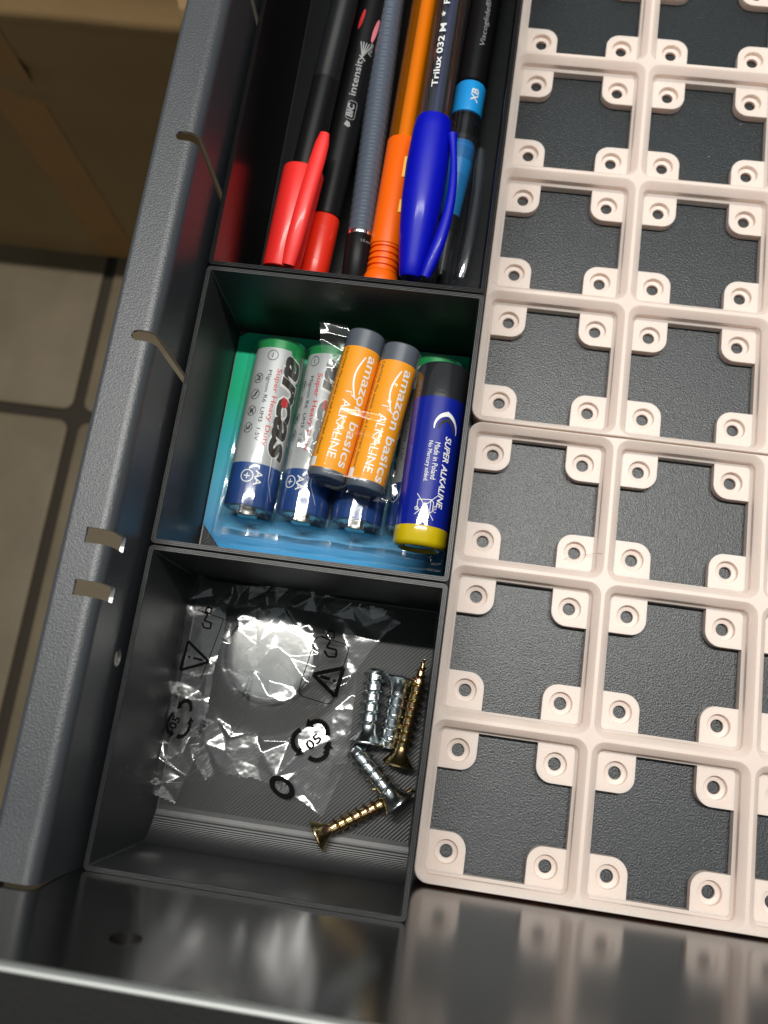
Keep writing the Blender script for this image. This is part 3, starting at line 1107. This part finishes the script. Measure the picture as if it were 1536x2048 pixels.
# ================================================================== royal blue AA battery
BA, BB = Vector((-8.55, 81.0, 32.4)), Vector((-8.05, 129.0, 32.4))
t = thing('aa_battery', 'royal blue AA battery with black top and yellow end ring against the bin wall', 'battery', mtx=frame(BA, BB, 0))
r, L = 6.75, (BB - BA).length
MB().lathe([(0.9, 0), (0.9, 4.2), (0.5, 4.6), (0.0, 5.2), (0.3, r - 0.5), (1.2, r + 0.03), (4.6, r + 0.03), (4.9, r)], 56).obj('yellow_ring', 'yellow', t, 45)
MB().lathe([(0.55, 0), (0.55, 3.4), (0.9, 3.9)], 36).obj('end_cap', 'terminal', t, 40)
sl = MB().lathe([(4.9, r), (L - 9.6, r)], 56).obj('sleeve', 'royal', t, 40)
MB().lathe([(L - 9.6, r), (L - 0.6, r), (L - 0.1, r - 0.4), (L, r - 1.0), (L - 0.2, r - 1.3), (L - 0.3, 0)], 56).obj('top_band', 'blacksleeve', t, 40)
wrap_print('type_lettering', text_bm('SUPER ALKALINE', 18.6, 1.75, 0.25, 0.02), 'white', sl, r + 0.02, down_print(3.0, 28.2))
wrap_print('origin_lettering', text_bm('Made in Poland', 9.6, 1.35), 'white', sl, r + 0.02, down_print(0.55, 26.2))
wrap_print('mercury_lettering', text_bm('No Mercury added.', 10.6, 1.35), 'white', sl, r + 0.02, down_print(-1.35, 26.4))
wrap_print('region_lettering', text_bm('EU', 1.6, 0.75), 'white', sl, r + 0.02, down_print(2.45, 10.0))
cx_, cy_ = 0.55, 9.6
qs = [line2((cx_ - 2.6, cy_ + 3.0), (cx_ + 2.2, cy_ - 3.2), 0.17), line2((cx_ - 2.6, cy_ - 2.3), (cx_ + 2.4, cy_ + 3.0), 0.17)]
qs += poly2([(cx_ + 1.0, cy_ + 1.8), (cx_ - 2.2, cy_ + 1.5), (cx_ - 2.2, cy_ - 0.9), (cx_ + 1.0, cy_ - 1.6)], 0.17, True) + ring2(cx_ - 2.3, cy_ - 0.7, 0.4, 0.17, 12)
qs += poly2([(cx_ + 1.0, cy_ + 1.9), (cx_ + 1.7, cy_ + 1.2), (cx_ + 1.7, cy_ - 1.0), (cx_ + 1.0, cy_ - 1.7)], 0.17)
wrap_print('bin_symbol', shape_bm(qs), 'white', sl, r + 0.02, lambda gx, gy: (gx, gy), axis=0)
qs = arc2(3.3, 30.4, 3.6, math.radians(190), math.radians(95), 0.25, 10, 1.3) + arc2(1.2, 29.6, 4.7, math.radians(75), math.radians(-5), 1.2, 12, 0.2)
wrap_print('white_crescent', shape_bm(qs), 'white', sl, r + 0.02, lambda gx, gy: (gx, gy), axis=0)
qs = arc2(3.3, 29.9, 2.5, math.radians(180), math.radians(80), 0.4, 10, 1.0) + arc2(1.4, 29.2, 3.6, math.radians(60), math.radians(0), 0.8, 10, 0.2)
wrap_print('grey_crescent', shape_bm(qs), 'greyink', sl, r + 0.015, lambda gx, gy: (gx, gy), axis=0)

# ================================================================== screws
FB = 1.7                        # floor of the screw bin


def screw(A, B, kind, label, group, zroll=0.0):
    """A = centre of the head face, B = tip"""
    A, B = Vector(A), Vector(B)
    L = (B - A).length
    t = thing('screw', label, 'screw', mtx=frame(A, B, zroll), group=group)
    if kind == 'zinc':
        core, rt, pitch, hr, hh, tip = 2.35, 3.3, 2.75, 4.6, 3.4, 1.6
    else:
        core, rt, pitch, hr, hh, tip = 1.55, 2.5, 2.15, 4.2, 3.6, 6.5
    m_ = kind
    hp = [(0.35, 0), (0.3, 1.5), (0.0, 1.7), (0.0, hr - 0.25), (0.25, hr), (0.55, hr), (hh * 0.55, hr * 0.62 + core * 0.2), (hh, core + 0.15), (hh + 0.8, core)]
    MB().lathe(hp, 40).obj('head', m_, t, 30)
    n = 36
    ys = hh + 0.5
    steps = int((L - ys) / (pitch / 14))
    rr = []
    for k in range(steps + 1):
        y = ys + (L - ys) * k / steps
        taper = min(1.0, max(0.0, (L - y) / tip))
        if kind == 'zinc':
            taper = 0.72 + 0.28 * taper
        c0 = core * taper if kind == 'zinc' else core * (0.06 + 0.94 * taper)
        t0_ = min(1.0, (y - ys) / 1.5)
        row = []
        for j in range(n):
            a = 2 * math.pi * j / n
            ph = ((y - a / (2 * math.pi) * pitch) / pitch) % 1.0
            d = min(ph, 1 - ph)
            wv = max(0.0, 1 - d / 0.17)
            rad = c0 + (rt - core) * (0.35 + 0.65 * taper) * wv * t0_
            row.append((rad * math.sin(a), y, rad * math.cos(a)))
        rr.append(row)
    MB().rings(rr, True, True, True).obj('threaded_shank', m_, t, 28)
    return t


def lay(u, v_, z):
    return px(u, v_, z)


zg, bg_ = 'silver zinc plated screws in the front bin', 'yellow zinc plated screws in the front bin'
screw(lay(732, 1489, FB + 4.6), lay(752, 1338, FB + 3.2), 'zinc', 'silver screw with its head toward the drawer front, standing beside the bag', zg)
screw(lay(804, 1352, FB + 5.0), lay(775, 1494, FB + 3.2), 'zinc', 'silver screw with its head toward the batteries, beside a yellow screw', zg)
screw(lay(800, 1613, FB + 6.4), lay(708, 1498, FB + 4.6), 'zinc', 'silver screw lying diagonally across a yellow screw in the front bin', zg)
screw(lay(795, 1530, FB + 4.3), lay(849, 1318, FB + 6.8), 'brass', 'yellow screw with its tip toward the batteries, against the bin wall', bg_)
screw(lay(631, 1672, FB + 4.6), lay(829, 1577, FB + 2.0), 'brass', 'yellow screw lying on the scoop with its head toward the drawer front', bg_)
# ================================================================== steel disc in its clear bag
dc = px(539, 1312, FB + 3.6)
DR = 12.9
dm = Matrix.Translation(Vector((dc.x, dc.y, FB)) * S) @ Matrix.Rotation(math.radians(1.0), 4, 'X')
t = thing('steel_disc', 'round brushed steel disc inside the clear plastic bag', 'disc', mtx=dm)
n = 72
prof = [(0.3, DR - 0.8), (0.5, DR - 0.2), (1.0, DR), (2.3, DR), (2.75, DR - 0.12), (3.1, DR - 0.42)]
zz, q_ = 3.1, DR - 0.42
for k in range(1, 24):                  # gently domed top, steeper toward the rim
    r1 = (DR - 0.42) * (1 - k / 24)
    sl_ = math.radians(2.2 * (r1 / DR) + 34 * max(0, (r1 / DR - 0.74) / 0.26) ** 1.7)
    zz += math.tan(sl_) * (q_ - r1)
    q_ = r1
    prof.append((zz, r1))
rr = [[(q * math.cos(2 * math.pi * k / n), q * math.sin(2 * math.pi * k / n), z) for k in range(n)] for z, q in prof]
MB().rings(rr, True, True, True).obj('disc_body', 'steel', t, 60)


def zbag(x, y):
    d = math.hypot(x - dc.x, y - dc.y)
    k = max(0.0, min(1.0, (DR + 9 - d) / 9))
    k = k * k * (3 - 2 * k)
    return FB + 1.1 + 4.6 * k


def P2(*q):
    return [tuple(px(u, v_, 6)[:2]) for u, v_ in q]


bag = thing('plastic_bag', 'crumpled clear plastic bag with black recycling and warning prints', 'plastic bag', (-46, 45, FB))
bm_ = Matrix.Translation(Vector((-46, 45, FB)) * S)
outline = P2((425, 1195), (470, 1180), (520, 1178), (580, 1190), (640, 1200), (720, 1212), (795, 1228), (800, 1245), (770, 1265), (740, 1300), (715, 1335), (706, 1400), (700, 1470), (695, 1520), (672, 1570), (642, 1636), (610, 1610), (585, 1594), (556, 1592), (540, 1572), (500, 1556), (470, 1556), (430, 1545), (405, 1560), (385, 1530), (400, 1440), (420, 1330), (432, 1270), (428, 1225))
creases = [
    (P2((457, 1478), (512, 1340), (545, 1301), (560, 1297), (580, 1315), (610, 1360), (650, 1386), (692, 1366)), 2.6, 4.5),
    (P2((462, 1466), (500, 1422), (540, 1394), (580, 1412), (628, 1420)), 1.8, 3.4),
    (P2((500, 1430), (520, 1505), (545, 1556), (566, 1568)), 1.5, 2.2),
    (P2((455, 1480), (430, 1440), (412, 1395)), 1.0, 2.0),
    (P2((404, 1488), (440, 1540), (475, 1552)), 1.4, 2.2),
    (P2((635, 1225), (668, 1290), (688, 1325), (700, 1350)), 1.6, 2.2),
    (P2((690, 1305), (730, 1300), (755, 1280)), 1.2, 1.8),
    (P2((748, 1318), (795, 1290)), 1.0, 1.6),
    (P2((585, 1594), (642, 1636)), 1.0, 2.0),
    (P2((515, 1290), (535, 1250), (555, 1258), (520, 1285)), 1.2, 2.2),
    (P2((470, 1200), (480, 1260), (466, 1290)), 1.3, 2.0),
    (P2((560, 1195), (600, 1260), (640, 1310)), 1.2, 1.8),
    (P2((620, 1250), (690, 1240), (710, 1270)), 1.1, 1.6),
    (P2((690, 1470), (660, 1530), (640, 1600)), 1.0, 2.4),
    (P2((455, 1480), (540, 1455), (600, 1440)), 0.7, 2.0),
    (P2((560, 1590), (600, 1540), (660, 1480)), 0.7, 1.8),
]
top, hbag = crumple('top_sheet', outline, zbag, 1.1, bag, w2l(bm_), 11, creases, dens=0.3, freq=0.125, calm=(dc.x, dc.y, DR + 4))
low = crumple('rear_edge', P2((425, 1195), (470, 1172), (560, 1172), (640, 1186), (790, 1225), (730, 1245), (640, 1225), (560, 1212), (470, 1215)), lambda x, y: FB + 4.6, 2.6, bag, w2l(bm_), 23, (), dens=0.3, freq=0.22)
strip_ol = P2((384, 1158), (398, 1152), (455, 1176), (462, 1200), (452, 1262), (428, 1350), (418, 1420), (396, 1510), (352, 1606), (302, 1584), (312, 1530), (335, 1440), (362, 1320), (380, 1225))


def zstrip(x, y):
    c = px(300 + (1600 - 0) * 0 + 100, 1380, 6)
    return FB + 5.6 + 2.0 * math.exp(-((y - 62) / 9) ** 2)


sc_ = [(P2((398, 1160), (430, 1180), (464, 1212)), 2.0, 2.6), (P2((376, 1240), (410, 1262), (372, 1320)), 1.6, 2.2), (P2((425, 1330), (418, 1350), (410, 1400)), 1.0, 1.5), (P2((318, 1512), (392, 1566)), 1.6, 2.2), (P2((330, 1565), (398, 1568)), 1.2, 1.6), (P2((384, 1490), (400, 1550)), 1.3, 1.8), (P2((350, 1390), (372, 1398)), 1.1, 1.8)]
strip, hstrip = crumple('folded_strip', strip_ol, zstrip, 0.9, bag, w2l(bm_), 31, sc_, dens=0.3, freq=0.16)


def bag_print(name, bm, cx, cy, ang, hf, mirror=1, lift=0.22):
    """print centred at photo pixel (cx, cy), turned by ang degrees"""
    c = px(cx, cy, 6)
    slice_bm(bm, 0, 0.5)
    slice_bm(bm, 1, 0.5)
    ca, sa = math.cos(math.radians(ang)), math.sin(math.radians(ang))

    def mp(gx, gy):
        gx *= mirror
        x, y = c.x + gx * ca - gy * sa, c.y + gx * sa + gy * ca
        return (x + 46, y - 45, hf(x, y) + lift - FB)
    v, f = bm_data(bm, mp)
    return obj(name, v, f, 'bagink', bag)


def recycle_polys(R=4.3, wd=1.0):
    """three chasing arrows on a rounded triangle"""
    out = []
    path = []
    for k in range(3):
        c = math.radians(90 + 120 * k)
        cc = Vector((math.cos(c), math.sin(c))) * R * 0.52
        for i in range(9):
            a = c + math.radians(-60 + 120 * i / 8)
            path.append(cc + Vector((math.cos(a), math.sin(a))) * R * 0.60)
    for k in range(3):
        seg = [path[(9 * k + i) % 27] for i in range(0, 9)]
        seg = [seg[0] + (path[(9 * k - 1) % 27] - seg[0]) * 0.22] + seg
        out += poly2([tuple(p) for p in seg], wd)
        e = seg[-1]
        d = (path[(9 * k + 9) % 27] - e).normalized()
        nn = Vector((-d.y, d.x))
        out.append([tuple(e + nn * wd * 1.2), tuple(e - nn * wd * 1.2), tuple(e + d * wd * 1.5)])
    return out


bag_print('recycling_symbol', shape_bm(recycle_polys(4.9, 1.25)), 622, 1482, -20, hbag)
bag_print('code_lettering', text_bm('05', 4.4, 2.6, 0, 0.02, True), 624, 1484, 48, hbag)
bag_print('material_lettering', text_bm('PP', 3.6, 1.7, 0, 0.02, True), 655, 1497, 72, hbag)
tri = [(-4.0, -3.2), (4.0, -3.2), (0, 3.8)]
bag_print('warning_triangle', shape_bm(poly2(tri, 1.05, True) + [line2((0, -0.6), (0, 1.9), 0.9)] + ring2(0, -1.8, 0.22, 0.4, 8)), 655, 1357, 82, hbag)
fr = rrect(-8.4, -4.6, 8.4, 4.6, 1.6, 0, 5)
bag_print('print_frame', shape_bm(poly2([(p[0], p[1]) for p in fr], 0.22, True)), 648, 1340, 81, hbag)
qs = poly2([(-3.0, -1.4), (-1.2, 0.6), (0.4, -1.0), (1.8, 1.2), (3.6, 0.4), (2.8, -1.6), (1.0, -1.8)], 0.55) + poly2([(-4.0, 1.0), (-3.0, 2.2), (-1.4, 1.6), (-2.6, -0.2)], 0.4, True)
bag_print('hand_symbol', shape_bm(qs), 660, 1290, -62, hbag)
bag_print('oval_mark', shape_bm([[(q[0] * 1.0, q[1] * 0.62) for q in p] for p in ring2(0, 0, 3.1, 1.7, 24)]), 561, 1576, -28, hbag, lift=0.3)
bag_print('recycling_symbol', shape_bm([[(q[0] * 0.62, q[1]) for q in p] for p in recycle_polys(4.8, 1.2)]), 364, 1440, -12, hstrip)
bag_print('code_lettering', text_bm('05', 3.4, 2.2, 0, 0.02, True), 352, 1445, 72, hstrip)
bag_print('material_lettering', text_bm('PP', 3.2, 1.7, 0, 0.02, True), 399, 1452, 72, hbag, lift=0.5)
bag_print('warning_triangle', shape_bm(poly2(tri, 0.75, True) + [line2((0, -0.6), (0, 1.9), 0.6)] + ring2(0, -1.8, 0.2, 0.35, 8)), 395, 1318, -96, hstrip)
bag_print('print_frame', shape_bm(poly2([(-8.5, -3.6), (8.5, -3.6), (8.5, 3.9)], 0.2)), 405, 1290, 78, hstrip)
bag_print('hand_symbol', shape_bm([[(q[0] * 0.8, q[1] * 0.8) for q in p] for p in qs]), 420, 1240, -70, hstrip)

# ================================================================== pens
PG = 'pens lying in the long bin'


def pen(name, label, u0, v0, z0, u1, v1, z1, roll=0.0, slide=3.6):
    A, B = px(u0, v0, z0), px(u1, v1, z1)
    A = A - (B - A).normalized() * slide
    t = thing(name, label, 'pen', mtx=frame(A, B, roll), group=PG)
    return t, (B - A).length


# 1 red-capped pen
t, L = pen('capped_pen', 'dark pen with a red cap and long red clip, next to the bin wall', 566, 520, 16.5, 690, 0, 27)
cap = MB().lathe([(0.5, 0), (0.5, 3.2), (0.0, 3.6), (0.0, 4.9), (0.35, 5.35), (2, 5.5), (18, 5.9), (30.6, 6.1), (31.2, 5.9), (31.2, 4.9), (27, 4.6)], 44).obj('cap', 'red', t, 40)
pts = [(3.2 + 1.8 * k / 12, 0.6 + 40.5 * k / 12, 4.9 + 0.9 * math.sin(math.pi * min(1, k / 10)) + 0.9 * k / 12) for k in range(13)]
MB().tube(pts, [2.0, 2.3, 2.5, 2.55, 2.55, 2.5, 2.45, 2.45, 2.4, 2.4, 2.3, 2.1, 1.4], 16, 0.55).obj('clip', 'red', cap, 50)
MB().lathe([(27, 3.9), (150, 3.9), (151, 3.0)], 28, False, True).obj('barrel', 'penblack', t, 40)
# flat grey facet line of the barrel
MB().lathe([(60, 3.94), (60.05, 3.96), (118, 3.96)], 28).obj('barrel_sleeve', 'pendark', t, 40)

# 2 black pen with lettering and red end
t, L = pen('printed_pen', 'black pen with grey lettering and a bright red end, beside the red-capped pen', 626, 552, 8.5, 747, 0, 18)
e = MB().lathe([(0, 0), (0, 4.0), (0.6, 4.35), (8, 4.45), (21.5, 4.5), (22.2, 4.3)], 40).obj('end_plug', 'red2', t, 40)
wrap_print('embossed_arc', shape_bm(arc2(0, 0, 5.2, math.radians(40), math.radians(150), 0.25, 12)), 'red', e, 4.48, lambda gx, gy: (gx - 0.5, 12.5 + gy), axis=0)
wrap_print('embossed_arc', shape_bm(arc2(0, 0, 5.2, math.radians(40), math.radians(130), 0.25, 12)), 'red', e, 4.46, lambda gx, gy: (gx - 0.5, 2.5 + gy), axis=0)
b = MB().lathe([(22.2, 4.3), (22.3, 4.75), (150, 4.75), (151, 3.5)], 44, False, True).obj('barrel', 'penblack', t, 40)
wrap_print('maker_lettering', text_bm('BIC', 4.4, 2.0, 0.15, 0.035), 'whitesoft', b, 4.77, up_print(2.4, 53.2))
wrap_print('maker_frame', shape_bm(poly2([(p[0], p[1]) for p in rrect(52.6, -2.9, 58.4, -0.1, 0.8, 0, 4)], 0.16, True)), 'whitesoft', b, 4.77, lambda gx, gy: (3.0 + gy * 1.0 - 0.1 + 0.3, gx), axis=1)
wrap_print('maker_figure', shape_bm([[(0, 0), (1.2, 0.4), (1.6, 1.5), (0.5, 1.2), (0.2, 2.0), (-0.4, 0.8)]]), 'whitesoft', b, 4.77, up_print(2.4, 50.3))
wrap_print('model_lettering', text_bm('intensity', 13.5, 2.7, 0, 0.012), 'whitesoft', b, 4.77, up_print(2.6, 60.2))
qs = [line2((0, 0), (5.0, 1.8 * k), 0.35) for k in (-1.3, -0.8, -0.3, 0.2, 0.7)]
wrap_print('spark_mark', shape_bm(qs), 'whitesoft', b, 4.77, up_print(1.4, 73.0))
wrap_print('width_lettering', text_bm('Fine', 4.2, 1.4, 0.2, 0.01), 'whitesoft', b, 4.77, up_print(4.3, 74.5))
for (s0, t0_, sc, m_) in ((3.9, 83.0, 1.0, 'pinkink'), (-1.2, 85.5, 0.8, 'redink'), (6.0, 80.0, 0.7, 'pinkink')):
    pts = [(s0 + 0.75 * sc * math.sin(a) + 0.55 * sc * math.cos(a), t0_ + 4.2 * sc * math.cos(a)) for a in [2 * math.pi * k / 18 for k in range(18)]]
    wrap_print('petal_print', shape_bm([pts]), m_, b, 4.78, lambda gx, gy: (gx, gy), axis=0)

# 3 ribbed smoky grey pen with black end
t, L = pen('ribbed_pen', 'smoky grey ribbed pen with a silver ring and black end', 709, 556, 8.5, 784, 0, 17)
MB().lathe([(0, 0), (0, 3.4), (0.8, 4.0), (16.0, 4.2), (16.4, 4.1)], 36).obj('end_section', 'penblack', t, 40)
MB().lathe([(16.4, 3.6), (16.4, 4.15), (16.8, 4.25), (17.5, 4.2), (17.6, 3.6)], 36).obj('ring', 'chrome', t, 40)
pr = []
y = 17.6
while y < 95:
    pr += [(y, 3.5), (y + 0.5, 3.85), (y + 1.0, 3.85), (y + 1.5, 3.5), (y + 1.9, 3.4)]
    y += 2.4
MB().lathe(pr, 30).obj('ribbed_core', 'ribcore', t, 60)
MB().lathe([(17.6, 4.05), (150, 4.05), (150.5, 2)], 40).obj('barrel', 'smokepen', t, 40)
MB().lathe([(95, 3.1), (149, 3.1)], 24).obj('refill', 'pengrey', t, 40)
wrap_print('end_lettering', text_bm('1.0 mm', 3.2, 0.9), 'whitesoft', t, 4.2, lambda gx, gy: (1.0 + gx, 13.5 + gy), axis=0)

# 4 orange transparent pen
t, L = pen('orange_pen', 'transparent orange pen with a ribbed solid orange end', 763, 552, 9.5, 857, 0, 19)
MB().lathe([(0.6, 0), (0.6, 4.4), (0, 4.9), (0.2, 5.5), (1.0, 5.7), (3.2, 5.0), (4.0, 4.7)], 44).obj('end_plug', 'orangesolid', t, 40)
pr = [(4.0, 4.6)]
for k in range(4):
    y = 4.2 + k * 1.9
    pr += [(y, 4.75), (y + 0.75, 4.7), (y + 0.9, 4.15), (y + 1.45, 4.15), (y + 1.6, 4.7)]
pr += [(12.2, 4.75), (12.4, 5.05), (46, 5.05), (46.4, 4.8), (46.4, 2.3)]
con = MB().lathe(pr, 44).obj('connector', 'orangesolid', t, 40)
MB().box((1.6, 33, 4.3), (3.6, 39.5, 5.0)).obj('window', 'refill', con)
MB().box((2.2, 22, 4.0), (3.8, 26, 4.75)).obj('window', 'refill', con)
MB().lathe([(46.4, 4.95), (150, 4.95), (150.5, 2)], 44).obj('barrel', 'orangepen', t, 40)
MB().lathe([(40, 2.2), (149, 2.2)], 28).obj('refill', 'refill', t, 40)

# 5 blue-capped clear pen lying on top
t, L = pen('capped_pen', 'clear pen with a dark blue cap and slim blue clip, lying on the others', 824, 534, 21.0, 905, 0, 31)
cap = MB().lathe([(1.2, 0), (1.0, 0.6), (0.3, 1.2), (0.0, 2.0), (0.2, 2.9), (0.9, 3.4), (4, 3.8), (14, 5.2), (24, 6.0), (34, 6.15), (44, 5.7), (47.6, 5.2), (48.2, 4.8), (48.2, 4.2), (40, 4.2)], 48).obj('cap', 'bluecap', t, 40)
pts = []
for k in range(15):
    q = k / 14
    pts.append((4.2 + 3.4 * math.sin(math.pi * q * 0.96) + 1.4 * q, -0.2 + 43 * q, 3.2 + 0.8 * math.sin(math.pi * q)))
MB().tube(pts, [1.5, 1.8, 1.9, 1.9, 1.8, 1.65, 1.5, 1.4, 1.3, 1.2, 1.1, 1.0, 1.0, 1.1, 1.5], 16, 0.8).obj('clip', 'bluecap', cap, 60)
b = MB().lathe([(42, 4.3), (150, 4.3), (150.5, 2)], 6, ph=math.pi / 6).obj('barrel', 'clearpen', t, 20)
MB().lathe([(44, 1.5), (149, 1.5)], 24).obj('ink_tube', 'bluetube', t, 40)
MB().lathe([(44, 3.1), (148, 3.1)], 24).obj('inner_tube', 'clearpen', t, 40)  # second clear tube around the ink tube
wrap_print('model_lettering', text_bm('Trilux 032 M  *  FABER-CASTELL', 52, 2.0, 0, 0.02), 'white', b, 4.3, up_print(-0.2, 56))

# 6 black pen with light blue ring, clear cap
t, L = pen('clear_capped_pen', 'black pen with light blue rings and a clear cap, against the plate-side bin wall', 880, 552, 8.0, 972, 0, 16)
b = MB().lathe([(65.5, 4.3), (66, 4.75), (150, 4.75), (151, 3)], 40, False, True).obj('barrel', 'penblack', t, 40)
rg = MB().lathe([(55.2, 4.2), (55.4, 4.65), (64.8, 4.72), (65.4, 4.4), (65.5, 3.9)], 40).obj('ring', 'sky', t, 40)
wrap_print('tip_lettering', text_bm('XB', 4.6, 2.3, 0.2, 0.02), 'white', rg, 4.72, up_print(2.9, 58.0))
wrap_print('model_lettering', text_bm('Viscoglide®-Technology', 32, 2.1, 0.15), 'whitesoft', b, 4.77, up_print(2.6, 77))
MB().lathe([(40, 4.4), (55.2, 4.55)], 40).obj('clear_section', 'clearpen', t, 40)
MB().lathe([(18, 2.6), (60, 2.7)], 24).obj('ink_tube', 'penblack', t, 40)
MB().lathe([(22.5, 2.0), (22.5, 2.9), (25, 3.1), (40, 4.3), (44.5, 4.45), (46.2, 4.0), (46.4, 2.8)], 40).obj('grip_cone', 'sky', t, 40)
MB().lathe([(4, 1.0), (12, 1.6), (22.5, 2.0)], 20, True).obj('tip', 'pengrey', t, 40)
cap = MB().lathe([(2.5, 2.5), (2.0, 3.6), (3.5, 5.0), (20, 5.4), (47, 5.5)], 36).obj('clear_cap', 'clearpen', t, 40)
pts = [(6.2 + 1.0 * math.sin(math.pi * k / 10), 3 + 41 * k / 10, 2.0 + 1.5 * k / 10) for k in range(11)]
MB().tube(pts, [1.5, 1.9, 2.0, 2.0, 1.9, 1.8, 1.8, 1.7, 1.7, 1.6, 1.0], 14, 0.5).obj('cap_clip', 'clearpen', cap, 60)

# ================================================================== dust flecks
rnd = random.Random(4)
mb = MB()
for k in range(62):
    x, y, z = rnd.uniform(3, 120), rnd.uniform(2, 290), 0.06
    if k > 46:
        x, y, z = rnd.uniform(BL + 3, BR - 3), rnd.uniform(3, 69), FB + 0.08
        if y < 12:
            continue
    r_ = rnd.choice((0.06, 0.08, 0.1, 0.14))
    a = rnd.uniform(0, 6.28)
    p = [(x + r_ * (1.8 if i == 0 else 1) * math.cos(a + i * 1.57), y + r_ * math.sin(a + i * 1.57), z + 0.05 * (i % 2)) for i in range(4)]
    mb.add(p + [(x, y, z + 0.12)], [(0, 1, 4), (1, 2, 4), (2, 3, 4), (3, 0, 4)])
tag(mb.obj('dust', 'white'), 'tiny pale dust flecks scattered on the drawer bottom', 'dust', kind='stuff')

pts = [px(1128 + 84 * k / 10, 1117 - 12 * math.sin(k / 10 * 1.4) + (2 if k % 3 == 0 else 0), TAB + 0.25 if k < 6 else TAB + 1.2 + (k - 6) * 0.75) for k in range(11)]
h_ = MB().tube(pts, 0.035, 5).obj('stray_hair', 'pengrey', None, 60, offset=tuple(pts[0]))
tag(h_, 'thin dark stray hair lying across a pale pink screw tab', 'hair')
